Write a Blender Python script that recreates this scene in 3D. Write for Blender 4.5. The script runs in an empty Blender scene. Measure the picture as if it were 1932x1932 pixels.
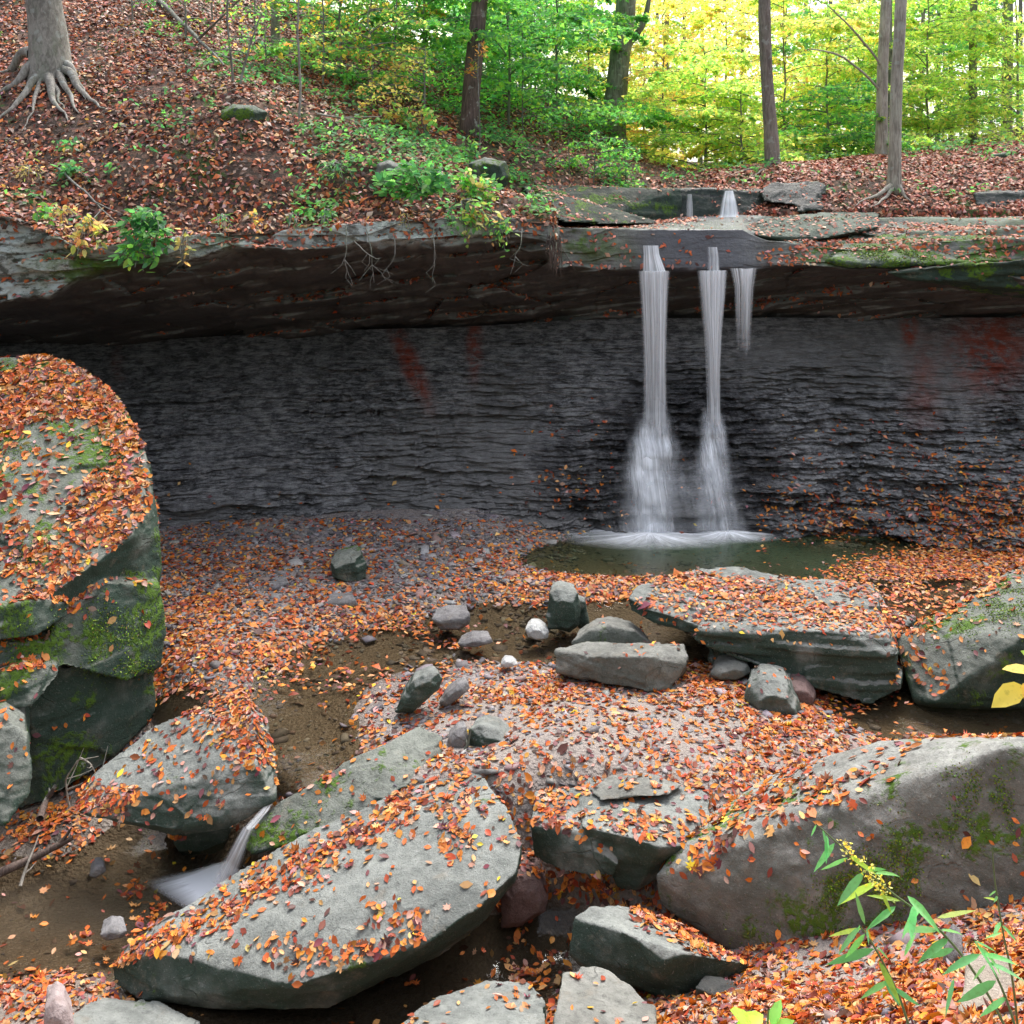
import bpy, bmesh, math, random
import numpy as np
from mathutils import Vector

# ------------------------------------------------------------------ camera, sky, sun, exposure
S = bpy.context.scene
COL = S.collection
H = 4.16            # eye height above the plunge pool (m)
F = 1932.0          # focal length in picture units (picture = 1932 units wide)
HZ = 400.0          # picture row of the horizon
cam_d = bpy.data.cameras.new('camera'); cam = bpy.data.objects.new('camera', cam_d); COL.objects.link(cam)
cam.location = (0, 0, H); cam.rotation_euler = (math.radians(90), 0, 0)
cam_d.sensor_width = 36; cam_d.lens = 36; cam_d.shift_y = -(966 - HZ) / 1932
cam_d.clip_start = 0.1; cam_d.clip_end = 400
S.camera = cam

SUN_EL, SUN_AZ = 58, 20          # overcast glow, high, from beyond the falls
world = bpy.data.worlds.new('World'); S.world = world; world.use_nodes = True
wn, wl = world.node_tree.nodes, world.node_tree.links
bg = wn['Background']
sky = wn.new('ShaderNodeTexSky'); sky.sky_type = 'NISHITA'; sky.sun_disc = False
sky.sun_elevation = math.radians(SUN_EL); sky.sun_rotation = math.radians(SUN_AZ)
sky.air_density = 1.0; sky.dust_density = 4.0; sky.ozone_density = 1.0
hs = wn.new('ShaderNodeHueSaturation'); hs.inputs['Saturation'].default_value = 0.42
wl.new(sky.outputs[0], hs.inputs['Color']); wl.new(hs.outputs[0], bg.inputs[0])
bg.inputs[1].default_value = 0.15
sd = bpy.data.lights.new('sun', 'SUN'); sun = bpy.data.objects.new('sun', sd); COL.objects.link(sun)
sd.energy = 1.5; sd.angle = math.radians(25); sd.color = (1, .97, .93)
_d = Vector((math.sin(math.radians(SUN_AZ)) * math.cos(math.radians(SUN_EL)), math.cos(math.radians(SUN_AZ)) * math.cos(math.radians(SUN_EL)), math.sin(math.radians(SUN_EL))))
sun.rotation_euler = _d.to_track_quat('Z', 'Y').to_euler()
S.view_settings.view_transform = 'Standard'; S.view_settings.look = 'None'
S.view_settings.gamma = 1; S.view_settings.use_curve_mapping = False
S.view_settings.exposure = 1.4
S.cycles.max_bounces = 6; S.cycles.diffuse_bounces = 3; S.cycles.glossy_bounces = 2
S.cycles.transmission_bounces = 3; S.cycles.transparent_max_bounces = 24
S.cycles.caustics_reflective = False; S.cycles.caustics_refractive = False
S.cycles.use_denoising = True

RS = np.random.RandomState
HAZE = 0.0
S.cycles.volume_bounces = 0
# ------------------------------------------------------------------ geometry helpers
def A(px, py, Y):
    """point seen at picture position px,py standing Y metres away"""
    return np.array([(px - 966) / F * Y, Y, H - (py - HZ) / F * Y])
def T(px, py, z):
    """point seen at px,py lying at height z"""
    return A(px, py, (H - z) * F / (py - HZ))
def to_px(P):
    return 966 + P[:, 0] / P[:, 1] * F, HZ + (H - P[:, 2]) / P[:, 1] * F

def _hash(ix, iy, iz):
    h = (ix * 73856093) ^ (iy * 19349663) ^ (iz * 83492791)
    h = (h ^ (h >> 13)) * 1274126177
    h &= 0xffffffff
    h = (h ^ (h >> 16)) * 2246822519
    h &= 0xffffffff
    h ^= h >> 13
    return (h & 0xffffff) / float(0xffffff) * 2 - 1
def vn(p):
    """value noise in [-1,1] for points (n,3)"""
    p = np.asarray(p, float); i = np.floor(p).astype(np.int64); f = p - i
    f = f * f * f * (f * (f * 6 - 15) + 10)
    x, y, z = i[:, 0], i[:, 1], i[:, 2]; r = 0
    for dx in (0, 1):
        wx = f[:, 0] if dx else 1 - f[:, 0]
        for dy in (0, 1):
            wy = f[:, 1] if dy else 1 - f[:, 1]
            for dz in (0, 1):
                wz = f[:, 2] if dz else 1 - f[:, 2]
                r = r + wx * wy * wz * _hash(x + dx, y + dy, z + dz)
    return r
def fbm(p, o=4, g=.5):
    r = 0; a = 1; s = 0; p = np.asarray(p, float)
    for k in range(o):
        r = r + a * vn(p + 37.7 * k); s += a; a *= g; p = p * 2.03
    return r / s
def nz(X, Y, Z=0, sc=1, o=3):
    X = np.asarray(X, float); sh = X.shape
    P = np.stack([X.ravel() * sc, (np.zeros(sh) + Y).ravel() * sc, (np.zeros(sh) + Z).ravel() * sc], 1)
    return fbm(P, o).reshape(sh)
def sm(a, b, x):
    t = np.clip((x - a) / (b - a), 0, 1); return t * t * (3 - 2 * t)

class TPS:
    def __init__(s, P, v, lam=1e-3):
        P = np.asarray(P, float)[:, :2]; v = np.asarray(v, float); n = len(P); s.P = P
        K = s.k(P, P) + lam * np.eye(n); Q = np.hstack([np.ones((n, 1)), P])
        M = np.zeros((n + 3, n + 3)); M[:n, :n] = K; M[:n, n:] = Q; M[n:, :n] = Q.T
        s.w = np.linalg.solve(M, np.hstack([v, [0, 0, 0]]))
    @staticmethod
    def k(a, b):
        d = ((a[:, None, :] - b[None]) ** 2).sum(2); return d * np.log(d + 1e-9) * .5
    def __call__(s, X, Y):
        X = np.asarray(X, float); Y = np.asarray(Y, float); sh = X.shape; q = np.stack([X.ravel(), Y.ravel()], 1); n = len(s.P)
        out = np.empty(len(q))
        for i in range(0, len(q), 20000):
            b = q[i:i + 20000]; out[i:i + 20000] = s.k(b, s.P) @ s.w[:n] + s.w[n] + b @ s.w[n + 1:]
        return out.reshape(sh)

def raw_mesh(name, V, sizes, idx, mat=None, smooth=False):
    me = bpy.data.meshes.new(name); V = np.asarray(V, np.float32)
    me.vertices.add(len(V)); me.vertices.foreach_set('co', V.ravel())
    me.loops.add(len(idx)); me.loops.foreach_set('vertex_index', np.asarray(idx, np.int32))
    sizes = np.asarray(sizes, np.int32); me.polygons.add(len(sizes))
    me.polygons.foreach_set('loop_start', np.concatenate([[0], np.cumsum(sizes)[:-1]]).astype(np.int32))
    if smooth: me.polygons.foreach_set('use_smooth', np.ones(len(sizes), bool))
    me.update(calc_edges=True); me.validate()
    if mat: me.materials.append(mat)
    return me
def col_attr(me, name, C):
    C = np.asarray(C, np.float32)
    if C.ndim == 1: C = np.stack([C, C, C], 1)
    a = me.attributes.new(name, 'FLOAT_COLOR', 'POINT')
    a.data.foreach_set('color', np.hstack([C, np.ones((len(C), 1), np.float32)]).astype(np.float32).ravel())
def link(name, me, parent=None, origin=None):
    if origin is not None:
        o3 = np.asarray(origin, float); n = len(me.vertices); c = np.empty(n * 3, np.float32); me.vertices.foreach_get('co', c)
        c = c.reshape(-1, 3) - o3.astype(np.float32); me.vertices.foreach_set('co', c.ravel()); me.update()
    o = bpy.data.objects.new(name, me); COL.objects.link(o)
    if origin is not None: o.location = [float(q) for q in origin]
    if parent is not None: o.parent = parent
    return o
def tag(o, label=None, cat=None, group=None, kind=None):
    for k, v in (('label', label), ('category', cat), ('group', group), ('kind', kind)):
        if v: o[k] = v
    return o
def empty(name, loc, label, cat, group=None):
    o = bpy.data.objects.new(name, None); COL.objects.link(o); o.location = [float(q) for q in loc]; o.empty_display_size = .2
    return tag(o, label, cat, group)
def under(parent, name, me):
    """a part whose mesh is in world coordinates, hung under an Empty"""
    o = link(name, me, None, tuple(parent.location)); o.location = (0, 0, 0); o.parent = parent
    return o
def grid_faces(nr, nc, keep=None):
    i = np.arange(nr * nc).reshape(nr, nc)
    q = np.stack([i[:-1, :-1], i[:-1, 1:], i[1:, 1:], i[1:, :-1]], -1).reshape(-1, 4)
    if keep is not None: q = q[keep.ravel()]
    return q
def grid_mesh(name, X, Y, Z, mat, keep=None, flip=False):
    q = grid_faces(*X.shape, keep)
    V = np.stack([X, Y, Z], -1).reshape(-1, 3)
    if keep is not None:
        used = np.unique(q); m = np.zeros(len(V), np.int64); m[used] = np.arange(len(used)); V = V[used]; q = m[q]
    else: used = slice(None)
    if flip: q = q[:, ::-1]
    me = raw_mesh(name, V, np.full(len(q), 4), q.ravel(), mat, True)
    return me, used
def tubes(name, paths, mat, sides=7, bark=0.0):
    VV, II, n = [], [], 0
    for pts, rad in paths:
        P = np.asarray(pts, float); R = np.zeros(len(P)) + np.asarray(rad, float)
        t = np.gradient(P, axis=0); t /= np.linalg.norm(t, axis=1)[:, None] + 1e-9
        ref = np.array([0, 1, 0.]) if abs(t[:, 1]).mean() < .8 else np.array([1, 0, 0.])
        u = np.cross(t, ref); u /= np.linalg.norm(u, axis=1)[:, None] + 1e-9; w = np.cross(t, u)
        a = np.arange(sides) / sides * 2 * np.pi
        ring = P[:, None] + R[:, None, None] * (np.cos(a)[None, :, None] * u[:, None] + np.sin(a)[None, :, None] * w[:, None])
        V = ring.reshape(-1, 3)
        if bark:
            c = np.repeat(P, sides, 0); d = V - c
            k = 1 + bark * fbm(V * np.array([6, 6, 1.2]), 3) 
            V = c + d * k[:, None]
        m = len(P); i = np.arange(m * sides).reshape(m, sides); j = np.roll(i, -1, 1)
        q = np.stack([i[:-1], j[:-1], j[1:], i[1:]], -1).reshape(-1, 4) + n
        VV.append(V); II.append(q); n += len(V)
    q = np.vstack(II)
    return raw_mesh(name, np.vstack(VV), np.full(len(q), 4), q.ravel(), mat, True)
def bez(p0, p1, p2, n=10):
    t = np.linspace(0, 1, n)[:, None]; p0, p1, p2 = map(np.asarray, (p0, p1, p2))
    return (1 - t) ** 2 * p0 + 2 * t * (1 - t) * p1 + t * t * p2
def wobble(P, amp, seed, f=1.5):
    P = np.asarray(P, float); d = np.stack([fbm(P * f + seed * 7.1 + k * 50, 3) for k in range(3)], 1)
    w = np.linspace(0, 1, len(P))[:, None] ** .5
    return P + d * amp * w

# ------------------------------------------------------------------ materials
def mat_new(name):
    m = bpy.data.materials.new(name); m.use_nodes = True; n, l = m.node_tree.nodes, m.node_tree.links
    return m, n, l, n['Principled BSDF']
class G:
    """small node-graph helper"""
    def __init__(s, n, l): s.n, s.l = n, l
    def put(s, sock, v):
        if hasattr(v, 'is_linked') or isinstance(v, bpy.types.NodeSocket): s.l.new(v, sock)
        else: sock.default_value = v
    def pos(s): return s.n.new('ShaderNodeNewGeometry').outputs['Position']
    def nrm(s):
        x = s.n.new('ShaderNodeSeparateXYZ'); s.l.new(s.n.new('ShaderNodeNewGeometry').outputs['Normal'], x.inputs[0]); return x.outputs
    def scl(s, v, k, off=(0, 0, 0)):
        m = s.n.new('ShaderNodeMapping'); s.l.new(v, m.inputs[0]); m.inputs['Scale'].default_value = k; m.inputs['Location'].default_value = off; return m.outputs[0]
    def noise(s, v, sc, det=4, rough=.55, dist=0):
        t = s.n.new('ShaderNodeTexNoise'); s.l.new(v, t.inputs['Vector']); t.inputs['Scale'].default_value = sc
        t.inputs['Detail'].default_value = det; t.inputs['Roughness'].default_value = rough; t.inputs['Distortion'].default_value = dist
        return t.outputs['Fac']
    def vor(s, v, sc, feat='F1'):
        t = s.n.new('ShaderNodeTexVoronoi'); s.l.new(v, t.inputs['Vector']); t.inputs['Scale'].default_value = sc; t.feature = feat; return t.outputs
    def rng(s, v, a, b, c=0., d=1.):
        t = s.n.new('ShaderNodeMapRange'); s.put(t.inputs[0], v); t.inputs[1].default_value = a; t.inputs[2].default_value = b
        t.inputs[3].default_value = c; t.inputs[4].default_value = d; t.interpolation_type = 'SMOOTHSTEP'; return t.outputs[0]
    def mth(s, op, a, b=0.):
        t = s.n.new('ShaderNodeMath'); t.operation = op; s.put(t.inputs[0], a); s.put(t.inputs[1], b); return t.outputs[0]
    def mix(s, f, a, b):
        t = s.n.new('ShaderNodeMix'); t.data_type = 'RGBA'; s.put(t.inputs[0], f)
        for sock, v in ((t.inputs[6], a), (t.inputs[7], b)):
            if isinstance(v, tuple): sock.default_value = (*v, 1)
            else: s.l.new(v, sock)
        return t.outputs[2]
    def attr(s, name):
        t = s.n.new('ShaderNodeAttribute'); t.attribute_name = name; return t.outputs
    def bump(s, h, st, dist, prev=None):
        t = s.n.new('ShaderNodeBump'); s.l.new(h, t.inputs['Height']); t.inputs['Strength'].default_value = st; t.inputs['Distance'].default_value = dist
        if prev is not None: s.l.new(prev, t.inputs['Normal'])
        return t.outputs[0]

def rock_mat(name, lo=(.13, .14, .125), hi=(.30, .31, .28), algae_shade=.8, moss=.15, lichen=.1, bed=(0, 0, 1), rough=.75, side=.55, tint=(.032, .06, .042)):
    m, n, l, b = mat_new(name); g = G(n, l); p = g.pos(); N = g.nrm()
    big = g.noise(p, 1.7, 5, .6, .4); med = g.noise(p, 9, 5, .65); fine = g.noise(p, 75, 3, .7)
    lay = g.noise(g.scl(p, (2, 2, 11)), 1.6, 4, .6, 1.)
    f = g.mth('ADD', g.mth('MULTIPLY', big, .5), g.mth('ADD', g.mth('MULTIPLY', med, .38), g.mth('MULTIPLY', lay, .12)))
    c = g.mix(g.rng(f, .36, .64), lo, hi)
    wp = n.new('ShaderNodeVectorMath'); wp.operation = 'ADD'; cc = n.new('ShaderNodeTexNoise'); cc.inputs['Scale'].default_value = 1.6; cc.inputs['Detail'].default_value = 5; l.new(p, cc.inputs['Vector']); l.new(g.scl(p, (1, 1, 2.2)), wp.inputs[0]); l.new(cc.outputs['Color'], wp.inputs[1])
    ck = g.rng(g.vor(wp.outputs[0], 1.5, 'DISTANCE_TO_EDGE')[0], .0, .022, 1., 0.); ck = g.mth('MULTIPLY', ck, g.rng(big, .50, .66, 0, .6))
    c = g.mix(g.mth('MULTIPLY', ck, .7), c, (.03, .03, .028))
    sidef = g.rng(g.mth('ADD', N[2], g.mth('MULTIPLY', big, .5)), 1.0, .66)     # algal film with shade painted in, darkening the steep faces
    alg_shade = g.mth('MULTIPLY', g.mth('MULTIPLY', sidef, g.rng(g.noise(p, 2.6, 4, .6), .18, .52)), algae_shade)
    c = g.mix(alg_shade, c, tint)
    c = g.mix(g.mth('MULTIPLY', g.rng(g.noise(p, 24, 5, .75), .52, .66), .45), c, tuple(q * .55 for q in lo))
    c = g.mix(g.mth('MULTIPLY', g.rng(g.noise(g.scl(p, (1, 1, 1), (8, 3, 2)), 5, 6, .75), .55, .68), .4), c, (.26, .22, .17))
    c = g.mix(g.mth('MULTIPLY', g.rng(fine, .60, .72), .4), c, tuple(q * 1.45 for q in hi))
    c = g.mix(g.mth('MULTIPLY', g.rng(fine, .40, .28), .4), c, (.05, .05, .045))
    mo = g.mth('MULTIPLY', g.rng(g.noise(g.scl(p, (1, 1, 1), (3, 9, 1)), 2.2, 6, .7, .3), .66 - moss * .5, .74 - moss * .5), g.rng(g.noise(p, 30, 3), .35, .5))
    c = g.mix(mo, c, g.mix(g.noise(p, 22, 3), (.03, .09, .008), (.14, .24, .02)))
    li = g.mth('MULTIPLY', g.rng(g.noise(g.scl(p, (1, 1, 1), (7, 2, 5)), 5, 5, .7), .74 - lichen * .25, .77 - lichen * .25), .6)
    if lichen > 0: c = g.mix(li, c, (.42, .48, .44))
    l.new(c, b.inputs['Base Color']); b.inputs['Roughness'].default_value = rough; b.inputs['Specular IOR Level'].default_value = .35
    bn = g.bump(g.noise(p, 13, 8, .75), .85, .03)
    bn = g.bump(lay, .18, .015, bn)
    bn = g.bump(g.mth('SUBTRACT', 1., ck), .7, .02, bn)
    bn = g.bump(g.mth('ADD', fine, g.mth('MULTIPLY', mo, 1.2)), .9, .008, bn)
    l.new(bn, b.inputs['Normal'])
    return m

def leaf_mat(name, transl=.35, rough=.55, sat=1.0, val=1.0, spec=.3):
    m, n, l, b = mat_new(name); g = G(n, l); a = g.attr('Col')[0]
    h = n.new('ShaderNodeHueSaturation'); h.inputs['Saturation'].default_value = sat; h.inputs['Value'].default_value = val; l.new(a, h.inputs['Color'])
    c = g.mix(g.mth('MULTIPLY', g.rng(g.noise(g.pos(), 60, 3), .5, .75), .35), h.outputs[0], (.12, .04, .02) if transl < .3 else (.10, .14, .02))
    l.new(c, b.inputs['Base Color']); b.inputs['Roughness'].default_value = rough; b.inputs['Specular IOR Level'].default_value = spec
    if transl > 0:
        hv = n.new('ShaderNodeHueSaturation'); hv.inputs['Value'].default_value = 1.6 if transl > .3 else 1.; hv.inputs['Saturation'].default_value = 1.08; l.new(c, hv.inputs['Color'])
        t = n.new('ShaderNodeBsdfTranslucent'); l.new(hv.outputs[0], t.inputs[0]); mx = n.new('ShaderNodeMixShader'); mx.inputs[0].default_value = transl
        l.new(b.outputs[0], mx.inputs[1]); l.new(t.outputs[0], mx.inputs[2]); l.new(mx.outputs[0], n['Material Output'].inputs[0])
    return m

def bark_mat(name, lo, hi, green=.2, sc=1.0, vert=.16):
    m, n, l, b = mat_new(name); g = G(n, l); p = g.pos()
    v = g.noise(g.scl(p, (1, 1, vert)), 34 * sc, 5, .65, .6); big = g.noise(p, 2.2, 5, .6)
    c = g.mix(g.rng(g.mth('ADD', g.mth('MULTIPLY', v, .6), g.mth('MULTIPLY', big, .4)), .36, .62), lo, hi)
    c = g.mix(g.mth('MULTIPLY', g.rng(g.noise(g.scl(p, (1, 1, .6), (4, 4, 4)), 3.2, 5, .7), .52, .62), green), c, (.10, .16, .08))
    c = g.mix(g.mth('MULTIPLY', g.rng(g.noise(g.scl(p, (1, 1, 1), (9, 1, 4)), 6, 4), .60, .64), .45), c, (.42, .45, .42))
    l.new(c, b.inputs['Base Color']); b.inputs['Roughness'].default_value = .85
    l.new(g.bump(v, .7, .02), b.inputs['Normal']); return m

def water_mat(name, deep=(.035, .05, .03), clear=(.80, .74, .62), op=1.0, rip=.25, rscale=6, rough=.06):
    """clear shallow water that turns murky with depth (attribute 'depth' 0..1)"""
    m, n, l, b = mat_new(name); g = G(n, l); p = g.pos()
    tr = n.new('ShaderNodeBsdfTransparent'); tr.inputs[0].default_value = (*clear, 1)
    b.inputs['Roughness'].default_value = rough; b.inputs['IOR'].default_value = 1.33
    d = g.attr('depth')[0]
    c = g.mix(g.noise(p, 1.3, 3), deep, tuple(q * 1.6 for q in deep)); l.new(c, b.inputs['Base Color'])
    mx = n.new('ShaderNodeMixShader'); l.new(g.rng(d, .02, .75, .04, .9 * op), mx.inputs[0])
    l.new(tr.outputs[0], mx.inputs[1]); l.new(b.outputs[0], mx.inputs[2])
    gl = n.new('ShaderNodeBsdfGlossy'); gl.inputs['Roughness'].default_value = rough
    fr = n.new('ShaderNodeFresnel'); fr.inputs[0].default_value = 1.33
    bn = g.bump(g.noise(g.scl(p, (1, 1.6, 1)), rscale, 4, .6, .6), rip, .03)
    for q in (gl, fr, b): l.new(bn, q.inputs['Normal'])
    m2 = n.new('ShaderNodeMixShader'); l.new(fr.outputs[0], m2.inputs[0]); l.new(mx.outputs[0], m2.inputs[1]); l.new(gl.outputs[0], m2.inputs[2])
    l.new(m2.outputs[0], n['Material Output'].inputs[0]); return m

def falls_mat(name, us=45, vs=.8, lo=.42, hi=.62, gain=1.0, col=(.93, .95, 1.0)):
    """white water: threads of foam with clear gaps; attribute 'flow' = (across m, along m, density)"""
    m, n, l, b = mat_new(name); g = G(n, l); a = g.attr('flow')
    x = n.new('ShaderNodeSeparateXYZ'); l.new(a[0], x.inputs[0])
    cb = n.new('ShaderNodeCombineXYZ'); l.new(g.mth('MULTIPLY', x.outputs[0], us), cb.inputs[0]); l.new(g.mth('MULTIPLY', x.outputs[1], vs), cb.inputs[1])
    s1 = g.noise(cb.outputs[0], 1, 6, .8, .25); s2 = g.noise(cb.outputs[0], .22, 3, .6); s1 = g.mth('ADD', g.mth('MULTIPLY', s1, .62), g.mth('MULTIPLY', s2, .38))
    f = g.mth('MULTIPLY', g.rng(s1, lo, hi, .22, 1.), x.outputs[2])
    f = g.mth('MINIMUM', g.mth('MULTIPLY', f, gain), 1.)
    d = n.new('ShaderNodeBsdfDiffuse'); d.inputs[0].default_value = (*col, 1)
    t = n.new('ShaderNodeBsdfTranslucent'); t.inputs[0].default_value = (*col, 1)
    mm = n.new('ShaderNodeMixShader'); mm.inputs[0].default_value = .12; l.new(d.outputs[0], mm.inputs[1]); l.new(t.outputs[0], mm.inputs[2])
    tr = n.new('ShaderNodeBsdfTransparent'); mx = n.new('ShaderNodeMixShader'); l.new(f, mx.inputs[0])
    l.new(tr.outputs[0], mx.inputs[1]); l.new(mm.outputs[0], mx.inputs[2]); l.new(mx.outputs[0], n['Material Output'].inputs[0])
    return m

# ------------------------------------------------------------------ leaves
def _tm(v, f): return np.array(v, float), f
LEAF4 = _tm([(0, -.5, 0), (-.27, .02, .10), (0, .5, .02), (.27, .02, .10)], [(0, 3, 1), (1, 3, 2)])
LEAF8 = _tm([(0, -.5, 0), (-.24, -.2, .07), (-.27, .12, .09), (0, .5, .08), (.27, .12, .09), (.24, -.2, .07), (0, -.15, 0), (0, .18, .01), (0, -.72, .03)],
            [(0, 6, 1), (1, 6, 7, 2), (2, 7, 3), (3, 7, 4), (4, 7, 6, 5), (5, 6, 0)])
def _star(lob, c):
    v = [(0, -.12, 0)]; 
    for i, (a, r) in enumerate(lob): v.append((math.sin(math.radians(a)) * r, math.cos(math.radians(a)) * r - .05, .06 * (i % 2) + .10 * (r > .4)))
    k = len(lob); return _tm(v, [(0, i + 1, i + 2) for i in range(k - 1)] + [(0, k, 1)])
MAPLE = _star([(0, .55), (18, .28), (32, .34), (48, .53), (66, .25), (88, .42), (110, .28), (150, .33), (180, .18), (210, .33), (250, .28), (272, .42), (294, .25), (312, .53), (328, .34), (342, .28)], 0)
LANCE = _tm([(0, 0, 0), (-.06, .15, .02), (-.088, .4, .03), (-.055, .75, .0), (0, 1, -.06), (.055, .75, .0), (.088, .4, .03), (.06, .15, .02), (0, .2, 0), (0, .45, .012), (0, .75, -.02)],
            [(0, 8, 1), (1, 8, 9, 2), (2, 9, 10, 3), (3, 10, 4), (4, 10, 5), (5, 10, 9, 6), (6, 9, 8, 7), (7, 8, 0)])
OVAL = _tm([(0, 0, 0), (-.17, .15, .03), (-.25, .42, .04), (-.17, .75, .02), (0, 1, -.05), (.17, .75, .02), (.25, .42, .04), (.17, .15, .03), (0, .2, 0), (0, .45, .0), (0, .75, -.02)], LANCE[1])

def leaves(name, P, N, size, C, mat, tmpl=LEAF4, tilt=.35, lift=.006, seed=0, curl=1.0, dirs=None):
    """one mesh of many separate leaves lying on / growing at points P"""
    r = RS(seed); n = len(P); TV, TF = tmpl; k = len(TV)
    N = N + tilt * r.normal(size=(n, 3)); N /= np.linalg.norm(N, axis=1)[:, None] + 1e-9
    R = r.normal(size=(n, 3)) if dirs is None else dirs
    b = R - (R * N).sum(1)[:, None] * N; b /= np.linalg.norm(b, axis=1)[:, None] + 1e-9; t = np.cross(b, N)
    size = np.zeros(n) + size
    cu = r.uniform(-.3, 1.7, n) * curl; wd = r.uniform(.8, 1.15, n)
    V = (P + N * lift)[:, None] + size[:, None, None] * (TV[None, :, 0, None] * (t * wd[:, None])[:, None] + TV[None, :, 1, None] * b[:, None] + (TV[None, :, 2] * cu[:, None])[:, :, None] * N[:, None])
    flat = np.array([i for f in TF for i in f]); sz = np.array([len(f) for f in TF])
    idx = (flat[None] + (np.arange(n) * k)[:, None]).ravel(); sizes = np.tile(sz, n)
    me = raw_mesh(name, V.reshape(-1, 3), sizes, idx, mat); col_attr(me, 'Col', np.repeat(C, k, 0))
    return me
def merge(name, ms, mat):
    Vs, Ss, Is, Cs, n = [], [], [], [], 0
    for me in ms:
        v = np.empty(len(me.vertices) * 3, np.float32); me.vertices.foreach_get('co', v)
        i = np.empty(len(me.loops), np.int32); me.loops.foreach_get('vertex_index', i)
        s = np.empty(len(me.polygons), np.int32); me.polygons.foreach_get('loop_total', s)
        c = np.empty(len(me.vertices) * 4, np.float32); me.attributes['Col'].data.foreach_get('color', c)
        Vs.append(v.reshape(-1, 3)); Is.append(i + n); Ss.append(s); Cs.append(c.reshape(-1, 4)[:, :3]); n += len(me.vertices); bpy.data.meshes.remove(me)
    me = raw_mesh(name, np.vstack(Vs), np.concatenate(Ss), np.concatenate(Is), mat); col_attr(me, 'Col', np.vstack(Cs)); return me
def palette(n, pal, seed, jit=.18):
    r = RS(seed); w = np.array([p[3] for p in pal], float); k = r.choice(len(pal), n, p=w / w.sum())
    C = np.array([p[:3] for p in pal], float)[k]
    return np.clip(C * np.exp(jit * r.normal(size=(n, 1))) * (1 + .5 * jit * r.normal(size=(n, 3))), .004, .95)
FALL = [(.66, .22, .035, 6), (.58, .14, .028, 5), (.40, .07, .026, 3), (.62, .32, .13, 4), (.26, .06, .03, 3), (.56, .31, .24, 2.6), (.74, .46, .04, .35), (.10, .045, .035, 2), (.20, .065, .075, 1.8)]
SLOPE = [(.50, .14, .04, 3.5), (.34, .08, .035, 4), (.55, .27, .16, 4), (.58, .38, .30, 3), (.20, .07, .045, 4), (.07, .035, .03, 5), (.60, .33, .06, .3)]
PINK = [(.52, .21, .13, 4), (.46, .13, .07, 4), (.56, .30, .23, 3), (.25, .07, .045, 3), (.12, .045, .035, 2)]

def tris_of(me, M=None):
    me.calc_loop_triangles(); n = len(me.loop_triangles); t = np.empty(n * 3, np.int32); me.loop_triangles.foreach_get('vertices', t)
    v = np.empty(len(me.vertices) * 3, np.float32); me.vertices.foreach_get('co', v); v = v.reshape(-1, 3).astype(float)
    if M is not None: v = v + np.asarray(M)
    return v[t.reshape(-1, 3)]
def scatter(tri, n, seed, dens=None, minz=.45):
    """n random points on up-facing triangles, thinned by dens(P,N) in 0..1"""
    r = RS(seed); nn = np.cross(tri[:, 1] - tri[:, 0], tri[:, 2] - tri[:, 0]); ar = np.linalg.norm(nn, axis=1); nn = nn / (ar[:, None] + 1e-12)
    ok = nn[:, 2] > minz; tri, nn, ar = tri[ok], nn[ok], ar[ok]
    if len(tri) == 0: return np.zeros((0, 3)), np.zeros((0, 3))
    k = r.choice(len(tri), n, p=ar / ar.sum()); u, v = r.rand(n), r.rand(n); f = u + v > 1; u[f], v[f] = 1 - u[f], 1 - v[f]
    q = tri[k]; P = q[:, 0] + u[:, None] * (q[:, 1] - q[:, 0]) + v[:, None] * (q[:, 2] - q[:, 0]); N = nn[k]
    if dens is not None:
        d = dens(P, N); s = r.rand(n) < d; P, N = P[s], N[s]
    return P, N

# ------------------------------------------------------------------ materials of the setting
def shale_mat():
    m, n, l, b = mat_new('shale'); g = G(n, l); p = g.pos(); a = g.attr('mask'); x = n.new('ShaderNodeSeparateXYZ'); l.new(a[0], x.inputs[0])
    wet, rust, pale = x.outputs
    lay = g.noise(g.scl(p, (3.2, 3.2, 20)), 1.5, 6, .75, .9); med = g.noise(p, 6, 5, .7); fine = g.noise(g.scl(p, (1, 1, 2.2)), 60, 3, .7)
    c = g.mix(g.rng(g.mth('ADD', g.mth('MULTIPLY', lay, .6), g.mth('MULTIPLY', med, .4)), .40, .62), (.075, .074, .079), (.50, .49, .495))
    lay2 = g.noise(g.scl(p, (2.2, 2.2, 34), (5, 5, 5)), 1.7, 6, .8, .6); c = g.mix(g.mth('MULTIPLY', g.rng(lay2, .47, .36), .7), c, (.02, .02, .025))
    c = g.mix(g.mth('MULTIPLY', g.rng(fine, .56, .68), .6), c, (.40, .40, .42)); c = g.mix(g.mth('MULTIPLY', g.rng(fine, .44, .34), .6), c, (.02, .02, .024))
    c = g.mix(g.mth('MULTIPLY', pale, .6), c, (.30, .29, .285))
    c = g.mix(g.mth('MULTIPLY', g.mth('MULTIPLY', rust, g.rng(g.noise(p, 5, 5, .7), .32, .6)), .95), c, (.42, .065, .022))
    c = g.mix(g.mth('MULTIPLY', wet, .65), c, (.022, .022, .028))
    l.new(c, b.inputs['Base Color']); l.new(g.rng(wet, 0, 1, .8, .22), b.inputs['Roughness']); b.inputs['Specular IOR Level'].default_value = .5
    bn = g.bump(lay, 1., .05); bn = g.bump(lay2, 1., .04, bn); bn = g.bump(g.noise(g.scl(p, (1, 1, 3.5)), 17, 6, .75), .9, .035, bn); bn = g.bump(fine, .5, .008, bn)
    l.new(bn, b.inputs['Normal']); return m
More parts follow.
